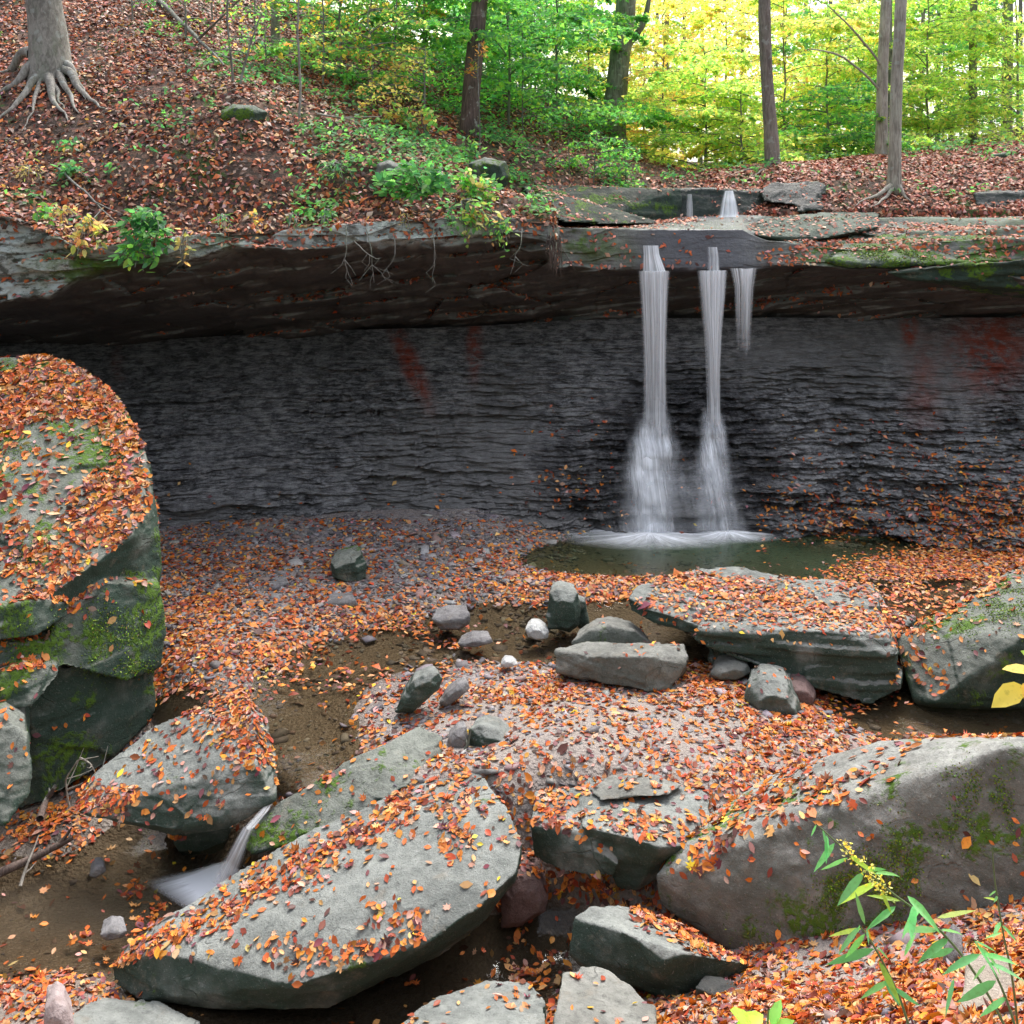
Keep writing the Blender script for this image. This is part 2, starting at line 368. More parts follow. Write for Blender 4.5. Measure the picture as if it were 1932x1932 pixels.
def ledge_mat():
    m, n, l, b = mat_new('ledge_sandstone'); g = G(n, l); p = g.pos(); N = g.nrm(); a = g.attr('mask'); x = n.new('ShaderNodeSeparateXYZ'); l.new(a[0], x.inputs[0])
    wet, moss, lich = x.outputs
    big = g.noise(p, 1.1, 5, .6, .4); med = g.noise(p, 7, 5, .7); fine = g.noise(p, 50, 3, .7); lay = g.noise(g.scl(p, (1.2, 1.2, 9)), 1.5, 5, .65, 1.2)
    c = g.mix(g.rng(g.mth('ADD', g.mth('MULTIPLY', big, .4), g.mth('ADD', g.mth('MULTIPLY', med, .25), g.mth('MULTIPLY', lay, .35))), .38, .62), (.075, .072, .065), (.21, .215, .20))
    steep = g.rng(N[2], .1, -.35)  # down-facing stone painted near-black, deepening the overhang's shade in the colour
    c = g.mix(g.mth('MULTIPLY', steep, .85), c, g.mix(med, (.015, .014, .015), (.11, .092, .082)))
    flat = g.rng(N[2], .6, .95)
    c = g.mix(g.mth('MULTIPLY', flat, g.rng(g.noise(p, 1.8, 4), .35, .6, 0, .55)), c, (.13, .19, .15))
    c = g.mix(g.mth('MULTIPLY', g.mth('MULTIPLY', lich, g.rng(g.noise(g.scl(p, (1, 1, 2)), 4, 6, .75), .42, .54)), .95), c, (.46, .50, .49))
    c = g.mix(g.mth('MULTIPLY', moss, g.rng(g.noise(p, 3.2, 6, .7), .40, .56)), c, g.mix(g.noise(p, 14, 4), (.02, .06, .008), (.11, .21, .015)))
    c = g.mix(g.mth('MULTIPLY', wet, .8), c, (.085, .085, .105))
    l.new(c, b.inputs['Base Color']); l.new(g.rng(wet, 0, 1, .8, .25), b.inputs['Roughness'])
    bn = g.bump(lay, .35, .03); bn = g.bump(g.noise(p, 14, 6, .7), .6, .03, bn); bn = g.bump(fine, .5, .008, bn); l.new(bn, b.inputs['Normal']); return m
def gravel_mat():
    m, n, l, b = mat_new('gravel'); g = G(n, l); p = g.pos(); a = g.attr('mask'); x = n.new('ShaderNodeSeparateXYZ'); l.new(a[0], x.inputs[0])
    wet, sand, mud = x.outputs
    v1 = g.vor(g.scl(p, (1, 1.3, 1)), 26); v2 = g.vor(g.scl(p, (1.4, 1, 1)), 70)
    hs2 = n.new('ShaderNodeSeparateColor'); l.new(v1[1], hs2.inputs[0]); hs3 = n.new('ShaderNodeSeparateColor'); l.new(v2[1], hs3.inputs[0])
    c = g.mix(hs2.outputs[0], (.10, .085, .09), (.33, .30, .30)); c2 = g.mix(hs3.outputs[0], (.15, .115, .10), (.36, .31, .29))
    c = g.mix(g.rng(hs2.outputs[1], .3, .5), c, c2)
    c = g.mix(g.mth('MULTIPLY', sand, .8), c, g.mix(g.noise(p, 90, 3, .8), (.20, .165, .14), (.37, .32, .29)))
    c = g.mix(mud, c, (.055, .04, .03))
    mul = n.new('ShaderNodeMix'); mul.data_type = 'RGBA'; mul.blend_type = 'MULTIPLY'; l.new(g.mth('MULTIPLY', wet, .75), mul.inputs[0]); l.new(c, mul.inputs[6]); mul.inputs[7].default_value = (.42, .36, .27, 1)
    l.new(mul.outputs[2], b.inputs['Base Color']); l.new(g.rng(wet, 0, 1, .85, .35), b.inputs['Roughness'])
    bn = g.bump(g.mth('SUBTRACT', 1., v1[0]), .8, .02); bn = g.bump(g.mth('SUBTRACT', 1., v2[0]), .7, .008, bn); bn = g.bump(g.noise(p, 160, 2), .4, .003, bn)
    l.new(bn, b.inputs['Normal']); return m
def soil_mat():
    m, n, l, b = mat_new('forest_soil'); g = G(n, l); p = g.pos()
    c = g.mix(g.noise(p, 14, 5, .7), (.025, .018, .014), (.10, .06, .042))
    v = g.vor(p, 16); s = n.new('ShaderNodeSeparateColor'); l.new(v[1], s.inputs[0])
    c = g.mix(g.rng(s.outputs[0], .5, .65, 0, .6), c, g.mix(s.outputs[1], (.16, .06, .035), (.30, .17, .12)))
    c = g.mix(g.mth('MULTIPLY', g.rng(g.noise(p, 1.3, 6, .72), .55, .62), .9), c, g.mix(g.noise(p, 12, 4), (.02, .05, .012), (.08, .16, .02)))
    l.new(c, b.inputs['Base Color']); b.inputs['Roughness'].default_value = .9
    l.new(g.bump(g.noise(p, 18, 6, .75), .9, .05), b.inputs['Normal']); return m

def bump2(x, y, cx, cy, rx, ry, p=1.0):
    return np.exp(-(((x - cx) / rx) ** 2 + ((y - cy) / ry) ** 2) ** p)

# ------------------------------------------------------------------ the lower basin: ground and water levels
# (picture x, picture y, water level there, ground height relative to the water)
CT = [(300,1015,0,.05),(500,985,0,.10),(700,955,0,.16),(900,955,0,.20),(1040,1000,0,.05),(150,1010,0,.05),(0,1020,0,.05),(-300,1030,0,.1),
 (300,1150,-.03,.05),(600,1150,-.02,.05),(600,1060,0,.07),(850,1060,0,.07),(950,1060,0,.05),(450,1250,-.08,.03),(800,1130,-.03,.04),(1000,1115,-.01,.04),(1120,1115,-.01,.03),(1250,1100,0,.03),
 (850,1165,-.08,-.04),(930,1195,-.10,-.08),(1000,1170,-.07,-.06),(1150,1165,-.08,-.07),(760,1210,-.1,-.05),(650,1250,-.13,-.05),(560,1290,-.16,-.05),(880,1225,-.11,-.06),
 (1060,1030,0,-.03),(1000,1062,0,-.04),(1080,1075,0,-.06),(1200,1085,0,-.08),(1200,1015,0,-.45),(1350,1020,0,-.5),(1400,1045,0,-.5),(1600,1050,0,-.35),(1720,1050,0,-.04),(1700,1100,0,-.2),(1800,1090,0,-.03),(1650,1140,-.02,-.1),(1500,1020,0,-.1),(1500,1000,0,.02),(1650,1030,0,-.06),(1900,1060,0,.05),(2100,1060,0,.1),
 (1300,1230,-.12,-.08),(1400,1215,-.12,-.08),(1250,1190,-.1,-.08),(1150,1205,-.1,-.06),(1020,1225,-.12,-.06),(900,1260,-.13,.03),(1000,1268,-.13,.03),
 (1150,1330,-.14,.15),(1300,1320,-.14,.14),(1000,1330,-.14,.13),(1200,1430,-.15,.20),(1400,1420,-.16,.20),(900,1420,-.2,.18),(800,1400,-.22,.12),(700,1380,-.22,.02),(1500,1380,-.15,.12),(1350,1270,-.14,.08),(830,1330,-.18,.08),(720,1300,-.16,.02),
 (1600,1350,-.16,-.06),(1750,1370,-.17,-.1),(1932,1390,-.2,-.12),(2150,1390,-.2,-.1),(1570,1330,-.15,-.02),(1620,1420,-.18,.1),(1530,1300,-.15,0),
 (560,1380,-.24,-.08),(600,1450,-.25,-.08),(540,1440,-.25,-.1),(650,1330,-.18,-.02),(460,1290,-.16,.03),(320,1330,-.24,-.06),(350,1270,-.15,.04),(620,1490,-.3,-.03),(0,1250,-.2,.1),(-300,1300,-.2,.1),
 
 (430,1540,-.55,-.1),(380,1600,-.78,-.12),(250,1600,-.78,-.08),(120,1560,-.78,.10),(40,1600,-.78,.02),(200,1680,-.79,-.12),(50,1720,-.8,-.12),(100,1800,-.8,-.08),(60,1870,-.8,.03),(180,1880,-.8,.05),(-50,1932,-.8,.05),(300,1780,-.8,-.1),(-300,1700,-.8,.1),(-300,1900,-.8,.15),
 (250,1932,-.8,-.02),(450,1850,-.8,-.05),(600,1932,-.82,-.08),(850,1880,-.8,-.08),(1040,1850,-.8,-.03),(1000,1932,-.8,.05),(1150,1900,-.78,.2),(1300,1850,-.75,.25),]
BANK = [A(1420,1932,5.0),A(1480,1870,5.5),A(1600,1860,5.6),A(1680,1860,5.3),A(1850,1800,5.0),A(1932,1770,4.9),A(1800,1932,3.9),A(1620,1932,4.5),A(1932,1932,3.6),A(2100,1750,5.0),A(2100,1900,3.7),
        np.array([1.2,2.9,1.35]),np.array([2.6,2.6,1.6]),np.array([.4,3.2,.6]),np.array([-1.5,3.5,.05]),np.array([-3.5,4,.1]),np.array([0,1.5,1.7]),np.array([-2,1.5,1.5]),np.array([3.5,1.5,2.0])]
# further points by distance: (picture x, metres away, water level, height above it)
CY = [(600,6.85,-.8,-.1),(700,6.8,-.8,-.08),(850,6.75,-.8,-.06),(950,6.8,-.78,-.08),(1060,6.95,-.76,-.10),(1150,6.65,-.76,.0),(1250,6.5,-.75,.12),(1350,6.45,-.7,.2),(1000,6.5,-.8,-.05),
 (560,7.9,-.3,.0),(640,7.75,-.3,.06),(760,7.5,-.28,.18),(850,7.5,-.25,.24),(950,7.45,-.22,.24),(1100,7.5,-.2,.22),(1300,7.3,-.2,.2),(1450,7.3,-.2,.2),(1600,7.2,-.2,.15),(700,7.15,-.7,.1),(480,7.35,-.78,-.05),(60,8.5,-.78,.04),(150,8.7,-.74,.04),(230,8.9,-.6,.04),(285,9.3,-.36,.0),(0,8.9,-.7,.05),(-150,8.8,-.7,.05),(420,7.9,-.78,-.06),(350,8.2,-.72,.02),(440,7.8,-.75,-.05)]
cp = np.array([T(x, y, w + d) for x, y, w, d in CT] + [[(x - 966) / F * Y, Y, w + d] for x, Y, w, d in CY]); cw = [c[2] for c in CT + CY]; cd = [c[3] for c in CT + CY]
bp = np.array(BANK)
tW = TPS(np.vstack([cp, bp]), cw + [-.8] * len(bp), .02)
tD = TPS(np.vstack([cp, bp]), cd + [b[2] + .8 for b in bp], .01)
def W_at(X, Y): return np.clip(tW(X, Y), -.82, 0.0)
def low_z(X, Y, detail=True):
    w = W_at(X, Y); d = tD(X, Y)
    d = d + .028 * nz(X, Y, 0, 1.6, 4) * (d < .5)
    if detail: d = d + .006 * nz(X, Y, 3, 9, 2)
    return w, d
pxs = np.concatenate([np.linspace(-1100, -240, 20)[:-1], np.arange(-240, 2200, 3.2), np.linspace(2200, 3000, 20)])
Yr = np.geomspace(1.4, 14.9, 640)
PX, YY = np.meshgrid(pxs, Yr); XX = (PX - 966) / F * YY
w_, d_ = low_z(XX, YY); ZZ = w_ + d_
lim = H - (1560 / F) * YY; ZZ = np.where(YY < 3.55, np.minimum(ZZ, np.maximum(lim, 1.5)), ZZ)
gm, used = grid_mesh('ground', XX, YY, ZZ, gravel_mat())
pyy = HZ + (H - ZZ) / YY * F
wet = sm(.045, -.01, d_) ; wet = np.maximum(wet, .7 * sm(-.5, -.7, ZZ) * sm(.2, .05, d_))
sand = sm(-.2, .35, nz(XX, YY, 5, .9, 3) + .9 * bump2(PX, pyy, 1250, 1420, 330, 120) + .6 * sm(1250, 1500, pyy) - .55 * bump2(PX, pyy, 600, 1100, 400, 110) + .8 * (d_ < -.03))
mud = sm(.5, .9, bump2(PX, pyy, 100, 1570, 150, 60) + bump2(PX, pyy, 1000, 1740, 120, 100)) * .8
col_attr(gm, 'mask', np.stack([wet, sand, mud], -1).reshape(-1, 3))
ground = tag(link('ground', gm), kind='structure')
g_tri = tris_of(gm)

# water sheets
def water(name, sel, mat, z_up=0.0, flip=False):
    keepv = sel & (d_ < .035)
    kq = (keepv[:-1, :-1] | keepv[1:, 1:] | keepv[:-1, 1:] | keepv[1:, :-1])
    Zw = w_ + z_up
    me, used = grid_mesh(name, XX, YY, Zw, mat, kq)
    dep = np.clip(-d_ / .5, 0, 1).ravel()[used]; col_attr(me, 'depth', dep)
    return tag(link(name, me), kind='structure'), tris_of(me)
inf = (PX > -300) & (PX < 2250)
pool_sel = inf & (YY > 11.6) & (PX > 960) & (PX < 1900)
mw_pool = water_mat('pool_water', (.062, .098, .056), (.66, .68, .52), 1.0, .12, 5)
mw_str = water_mat('stream_water', (.10, .08, .05), (.76, .70, .58), .6, .16, 7, .05)
mw_low = water_mat('creek_water', (.13, .105, .075), (.70, .64, .54), .8, .22, 4, .06)
pool, pool_tri = water('pool', pool_sel, mw_pool)
stream, stream_tri = water('stream', inf & ~((YY > 11.6) & (PX > 940) & (PX < 1920)) & (w_ > -.36) & (YY < 12.4) & (YY > 7.85), mw_str)
creek, creek_tri = water('creek', inf & (w_ < -.66), mw_low)

# ------------------------------------------------------------------ the shale cliff and the sandstone ledge over it
ST = np.array([-1100,-100,0,100,150,300,400,500,700,900,1035,1056,1200,1400,1450,1600,1750,1932,2050,3000.])
def rowdef(py, Y): return np.array(py, float), np.array(Y, float)
#              -1100 -100   0   100  150  300  400  500  700  900 1035 1056 1200 1400 1450 1600 1750 1932 2050 3000
FOOT = rowdef([1030,1030,1030,1025,1020,1025,1015,1000, 970, 970,1015,1018,1024,1026,1026,1030,1045,1060,1070,1090],[13.2,13.2,13.2,13.2,13.2,13.2,13.3,13.4,13.6,13.5,13.2,13.15,13.1,13.1,13.1,13.0,12.7,12.3,12.0,11.6])
BRK  = rowdef([ 880, 880, 880, 880, 880, 880, 870, 865, 850, 840, 800, 790, 780, 780, 780, 800, 830, 850, 850, 850],[14.0,14.0,14.0,14.0,14.0,14.0,14.1,14.2,14.3,14.4,14.4,14.4,14.4,14.4,14.4,14.4,14.1,13.8,13.6,13.4])
MID  = rowdef([ 750, 750, 750, 750, 750, 750, 745, 738, 720, 705, 695, 695, 690, 690, 690, 695, 700, 705, 705, 705],[15.2,15.2,15.2,15.2,15.2,15.2,15.2,15.2,15.2,15.1,15.0,15.0,15.0,15.0,15.0,15.0,14.8,14.6,14.5,14.5])
REAR = rowdef([ 640, 640, 640, 640, 640, 640, 635, 630, 620, 615, 608, 605, 600, 600, 600, 600, 600, 600, 600, 600],[16.6,16.6,16.6,16.6,16.6,16.6,16.6,16.5,16.3,16.1,16.0,15.9,15.8,15.8,15.8,15.8,15.6,15.4,15.3,15.3])
UND  = rowdef([ 606, 606, 608, 606, 604, 600, 590, 580, 560, 556, 552, 556, 552, 548, 546, 545, 560, 575, 575, 575],[13.6,13.6,13.6,13.7,13.8,13.9,14.0,14.1,14.2,14.4,14.6,15.0,15.0,15.0,15.0,15.0,14.8,14.6,14.5,14.5])
LIP  = rowdef([ 560, 565, 568, 560, 525, 500, 482, 470, 455, 440, 455, 500, 512, 510, 508, 506, 512, 525, 530, 530],[12.2,12.3,12.4,12.5,12.6,12.75,12.8,12.85,13.0,13.2,13.35,14.25,14.45,14.45,14.5,14.4,14.2,13.9,13.8,13.8])
TOP  = rowdef([ 395, 395, 405, 440, 470, 450, 442, 436, 420, 408, 418, 428, 431, 434, 455, 470, 458, 445, 440, 440],[12.2,12.3,12.4,12.5,12.6,12.75,12.85,12.9,13.05,13.2,13.4,14.35,14.62,14.62,14.65,14.6,14.45,14.2,14.1,14.1])
TOPB = rowdef([ 390, 390, 395, 420, 445, 440, 430, 425, 412, 400, 400, 421, 421, 416, 430, 440, 430, 420, 420, 420],[13.0,13.0,13.1,13.2,13.3,13.4,13.5,13.6,13.7,13.9,14.6,15.3,15.4,15.4,15.3,15.3,15.2,15.0,15,15])
BACK = rowdef([ 385, 385, 388, 400, 410, 410, 410, 405, 400, 395, 395, 417, 415, 400, 398, 394, 396, 398, 400, 400],[14.0,14.0,14.1,14.2,14.3,14.4,14.5,14.6,14.7,14.9,15.6,17.0,17.0,17.0,17.0,16.9,16.9,16.8,16.8,16.8])
cx = np.concatenate([np.linspace(-1100, -180, 25)[:-1], np.arange(-180, 2130, 2.3), np.linspace(2130, 3000, 25)])
def stat(r): 
    py, Y = np.interp(cx, ST, r[0]), np.interp(cx, ST, r[1]); X = (cx - 966) / F * Y; return np.stack([X, Y, H - (py - HZ) / F * Y], -1)
def loft(rows, counts):
    out = []; R = [stat(r) for r in rows]
    for a, b, c in zip(R[:-1], R[1:], counts): 
        t = np.linspace(0, 1, c + 1)[:-1 if b is not R[-1] else None]; out.append(a[None] * (1 - t[:, None, None]) + b[None] * t[:, None, None])
    return np.vstack(out)
# shale
Pc = loft([FOOT, BRK, MID, REAR], [200, 120, 90])
k = np.array([1, 4, 6, 4, 1.]) / 16
for _ in range(40): Pc[1:-1] = (Pc[:-2] + 2 * Pc[1:-1] + Pc[2:]) / 4
X, Y, Z = Pc[..., 0], Pc[..., 1], Pc[..., 2]
def strata(X, Z, t, seed, fx=1.0):
    z = Z + .08 * nz(X, 0, seed, .5, 2) + .03 * nz(X, Z, seed, 2.2, 3) - .012 * X
    kk = np.floor(z / t); fr = z / t - kk
    P = np.stack([X.ravel() * fx, kk.ravel() * 17.31 + seed, np.zeros(X.size)], 1)
    p = (.6 * vn(P) + .4 * vn(P * np.array([4.1, 1, 1])) + .25 * vn(P * np.array([11., 1, 1]))).reshape(X.shape)
    return p - .55 * fr
amp = sm(2.55, 1.55, Z) * .85 + .15
disp = .16 * nz(X, Z, 1, .55, 3) + .05 * nz(X, Z, 7, 2.2, 3) + amp * (.35 + .8 * sm(-.35, .3, nz(X, Z * 1.6, 19, .8, 3))) * (1 + .8 * nz(X, Z, 29, 2.5, 2)) * (.11 * strata(X, Z, .13, 3, 1.1) + .10 * strata(X, Z, .055, 11, 2.6) + .045 * strata(X, Z, .028, 21, 5)) + .035 * nz(X, Z * 2.5, 23, 5, 4)
# thick projecting beds low on the left
disp += .10 * sm(.2, .5, nz(X, Z * 3, 9, .9, 2)) * sm(1.3, .5, Z)
edge = sm(0, 12, np.arange(len(Pc)))[:, None]
Y2 = Y - disp; 
PXc = 966 + X / Y2 * F; PYc = HZ + (H - Z) / Y2 * F
cm, used = grid_mesh('cliff_face', X * Y2 / Y, Y2, Z, shale_mat(), flip=False)
wetc = np.maximum.reduce([sm(.25, .75, bump2(PXc, PYc, 1290, 900, 200, 220, 2)), .75 * sm(.4, .9, bump2(PXc, PYc, 1080, 900, 90, 130, 1.5) + .5 * nz(X, Z, 4, 2, 3)), .5 * bump2(PXc, PYc, 1400, 980, 500, 50)])
rust = np.maximum.reduce([bump2(PXc - .42 * (PYc - 690), PYc, 775, 690, 20, 75, 1.6), .9 * bump2(PXc, PYc, 895, 650, 14, 60, 1.5), bump2(PXc, PYc, 1865, 660, 75, 75, 1.4), bump2(PXc, PYc, 1715, 625, 16, 32, 1.4), .5 * bump2(PXc, PYc, 1740, 720, 30, 90), .3 * bump2(PXc, PYc, 225, 690, 10, 40)])
pale = sm(.15, .6, nz(X, Z, 12, 1.1, 4) * .6 + .7 * bump2(PXc, PYc, 1560, 690, 260, 70) + .6 * bump2(PXc, PYc, 860, 850, 130, 130) + .35 * sm(900, 1000, PYc))
col_attr(cm, 'mask', np.stack([wetc, rust, pale], -1).reshape(-1, 3))
cliff = tag(link('cliff_face', cm), kind='structure'); cliff_tri = tris_of(cm)
SHY, SHP = Y2.copy(), PYc.copy()

# sandstone cap
REAR2 = (REAR[0] + 14, REAR[1] + .35); UND = (UND[0], UND[1] + np.where(ST < 1050, .55, .3))
Pc = loft([REAR2, UND, LIP, TOP, TOPB, BACK], [50, 60, 60, 60, 70])
nr = len(Pc); v = np.arange(nr)
base = Pc.copy()
for _ in range(3): Pc[1:-1] = (Pc[:-2] + 2 * Pc[1:-1] + Pc[2:]) / 4
X, Y, Z = Pc[..., 0], Pc[..., 1], Pc[..., 2]
under_m = sm(116, 104, v)[:, None]; face_m = (sm(98, 116, v) * sm(182, 166, v))[:, None]; top_m = sm(166, 182, v)[:, None]
rt = sm(1040, 1070, cx)[None]
diag = nz(X * .5 + Z * 1.2, Z * 5 - X * .9, 3, 1.0, 3)
dY = .16 * nz(X, Z, 31, .6, 3) * (1 - .8 * rt * face_m) + under_m * (.34 * diag + .12 * nz(X, Z, 46, 1.6, 3) + .16 * strata(X, Z - .22 * X + .15 * nz(X, Z, 44, .8, 2), .2, 41, .9)) + face_m * (.06 * strata(X, Z + .3 * nz(X, Z, 57, .7, 2), .16, 51, 1.4) * (1 - .6 * rt) + .12 * nz(X, Z * 2, 8, 1.5, 5)) * (1 - .8 * rt * bump2(cx, 0, 1310, 0, 150, 1, 3)[None])
rc = RS(91); cells = np.stack([rc.uniform(-11, 11, 150), rc.uniform(2.2, 4.4, 150) * 2.4], 1); cr = rc.uniform(-1, 1, 150); cg = rc.normal(size=(150, 2))
qx = X + .22 * nz(X, Z, 81, 1.5, 3); qz = (Z + .10 * nz(X, Z, 83, 1.5, 3) + .10 * X) * 2.4; Q = np.stack([qx.ravel(), qz.ravel()], 1); jj = np.empty(len(Q), int)
for i in range(0, len(Q), 20000): jj[i:i + 20000] = ((Q[i:i + 20000, None] - cells[None]) ** 2).sum(2).argmin(1)
fac = (.5 * cr[jj] + np.clip(((Q - cells[jj]) * cg[jj]).sum(1), -1, 1) * .45).reshape(X.shape)
dY = dY + fac * (.20 * under_m * (1 - .35 * rt) + .13 * face_m * (1 - rt))
# terraces of the bare ledge on the right
q_ = .15; zz_ = Z + .16 * nz(X, Y, 61, .5, 4); st = np.floor(zz_ / q_) * q_ + q_ * sm(.75, 1, zz_ / q_ - np.floor(zz_ / q_)) - (zz_ - Z) * .6
wetzone = bump2(cx, 0, 1320, 0, 115, 1, 3)[None]
Zn = Z + top_m * rt * ((st - Z) * .8 * (1 - .8 * wetzone)) + top_m * .02 * nz(X, Y, 5, 2, 3)
Zn = Zn + face_m * .02 * nz(X, 0, 9, 2, 3)
Zn = Zn + (1 - rt) * .16 * nz(X, 0, 87, 1.2, 5) * (np.exp(-((v - 112) / 26.) ** 2))[:, None] + rt * (1 - wetzone) * .05 * nz(X, 0, 88, 1.2, 4) * (np.exp(-((v - 112) / 20.) ** 2))[:, None]
# water drips off a straight edge, a broken corner left of it
Y2 = Y - dY * (1 - .5 * top_m)
Pd = np.stack([X, Y2, Zn], -1); Pd[:2] = base[:2]
PXl = 966 + X / Y2 * F; PYl = HZ + (H - Zn) / Y2 * F
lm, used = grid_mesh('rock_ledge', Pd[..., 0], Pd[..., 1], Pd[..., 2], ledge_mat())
wet = (face_m + top_m * .9) * bump2(PXl, 0, 1320, 0, 118, 1, 3) ; wet = np.clip(wet, 0, 1)
moss = np.clip(1.3 * sm(.2, .55, bump2(PXl - 1.6 * (478 - PYl), PYl, 1700, 478, 190, 26, 1.5)) + .9 * bump2(PXl, PYl, 1095, 450, 50, 30) + .9 * bump2(PXl, PYl, 1900, 470, 170, 25) + .35 * bump2(PXl, PYl, 1160, 480, 70, 22) + top_m * .25 + 1.0 * face_m * bump2(PXl, PYl, 170, 500, 100, 50) + .7 * face_m * bump2(PXl, PYl, 420, 455, 60, 20), 0, 1) * (1 - wet)
lich = np.clip(face_m * (1 - rt) * sm(-.1, .25, nz(X, Z, 71, .8, 2) + .9 * bump2(PXl, PYl, 30, 510, 110, 70) + .9 * bump2(PXl, PYl, 640, 440, 330, 20, 2) + .3 * bump2(PXl, PYl, 350, 470, 150, 30) + .25 * bump2(PXl, PYl, 300, 580, 60, 40) + .05), 0, 1)
col_attr(lm, 'mask', np.stack([wet, moss, lich], -1).reshape(-1, 3))
ledge = tag(link('rock_ledge', lm), kind='structure'); ledge_tri = tris_of(lm)

# ------------------------------------------------------------------ the hillside, ravine and right bank above
UP = [(-200,300,14,0),(0,395,12.6,0),(0,300,14,0),(0,130,16.5,0),(0,0,19,0),(200,130,16.2,0),(95,135,15.9,0),(200,280,14.2,0),(300,400,13.0,0),(150,430,12.8,0),(300,100,17,0),(300,0,20,0),(450,220,14.6,0),(570,230,15,0),(500,350,13.6,0),(520,110,19,0),
 (500,405,13.0,0),(700,390,13.2,0),(700,330,13.9,0),(700,210,17,0),(700,60,24,0),(890,255,17.5,0),(900,335,15,0),(860,392,13.4,0),(1000,385,14.2,0),(1030,352,16.8,0),(1000,250,20,0),(1150,245,23,0),(1100,320,18,0),(1200,300,21,0),(1300,352,18,0),(1300,345,23,0),(1300,335,32,0),
 (1450,315,19,0),(1600,300,21,0),(1690,358,17.3,0),(1665,295,20.5,0),(1932,270,20.5,0),(1932,345,17.4,0),(1800,285,23,0),(1400,310,30,0),(1932,262,35,0),(1600,290,40,0),(1550,345,17.4,0),(1430,352,17.5,0),(2200,250,20,0),(2200,350,17.4,0)]
up = [A(x, y, Y) for x, y, Y, _ in UP]
for x in (1060, 1200, 1350, 1450, 1600, 1800, 1932, 2200): up.append(A(x, 421, 15.0)); up.append(A(x, 424 if x < 1400 else 412, 16.3))
for x in (-30, -15, 0, 15, 30): up.append(np.array([x, 75., {-30: 22, -15: 15, 0: 6.2, 15: 6.3, 30: 8}[x]]))
for p in ((-22, 35, 17), (-14, 30, 13.2), (-7, 32, 9.8), (-14, 14, 8), (20, 30, 7.2), (14, 18, 5.6), (-2, 30, 6.2)): up.append(np.array(p, float))
up = np.array(up); tU = TPS(up, up[:, 2], .01)
px2 = np.concatenate([np.linspace(-1500, -180, 30)[:-1], np.arange(-180, 2130, 5), np.linspace(2130, 3400, 30)])
e_py, e_Y = np.interp(px2, ST, TOP[0]), np.interp(px2, ST, TOP[1]) + .03
s = np.concatenate([[0], np.geomspace(.02, 1, 379)])
Y0 = e_Y[None]; YU = Y0 + (75 - Y0) * ((s[:, None] - 0) ** 1.35)
PXu = np.repeat(px2[None], len(s), 0); XU = (PXu - 966) / F * YU; ZU = tU(XU, YU)
zedge = (H - (e_py - HZ) / F * e_Y)[None]; bl = sm(.9, .0, YU - Y0)
ZU = ZU * (1 - bl) + (zedge + (YU - Y0) * .35) * bl
ZU = ZU + .10 * nz(XU, YU, 2, .7, 4) * sm(0, 1, YU - Y0) + .05 * nz(XU, YU, 6, 2.3, 3) * sm(0, .4, YU - Y0) + np.where(PXu < 1045, .03 * sm(.1, .4, YU - Y0) - .03 * sm(.1, 0, YU - Y0), 0)
ZU = np.where((PXu > 1045) & (YU < 16.6), np.minimum(ZU, 3.4), ZU)
um, used = grid_mesh('hillside', XU, YU, ZU, soil_mat())
hill = tag(link('hillside', um), kind='structure'); hill_tri = tris_of(um)

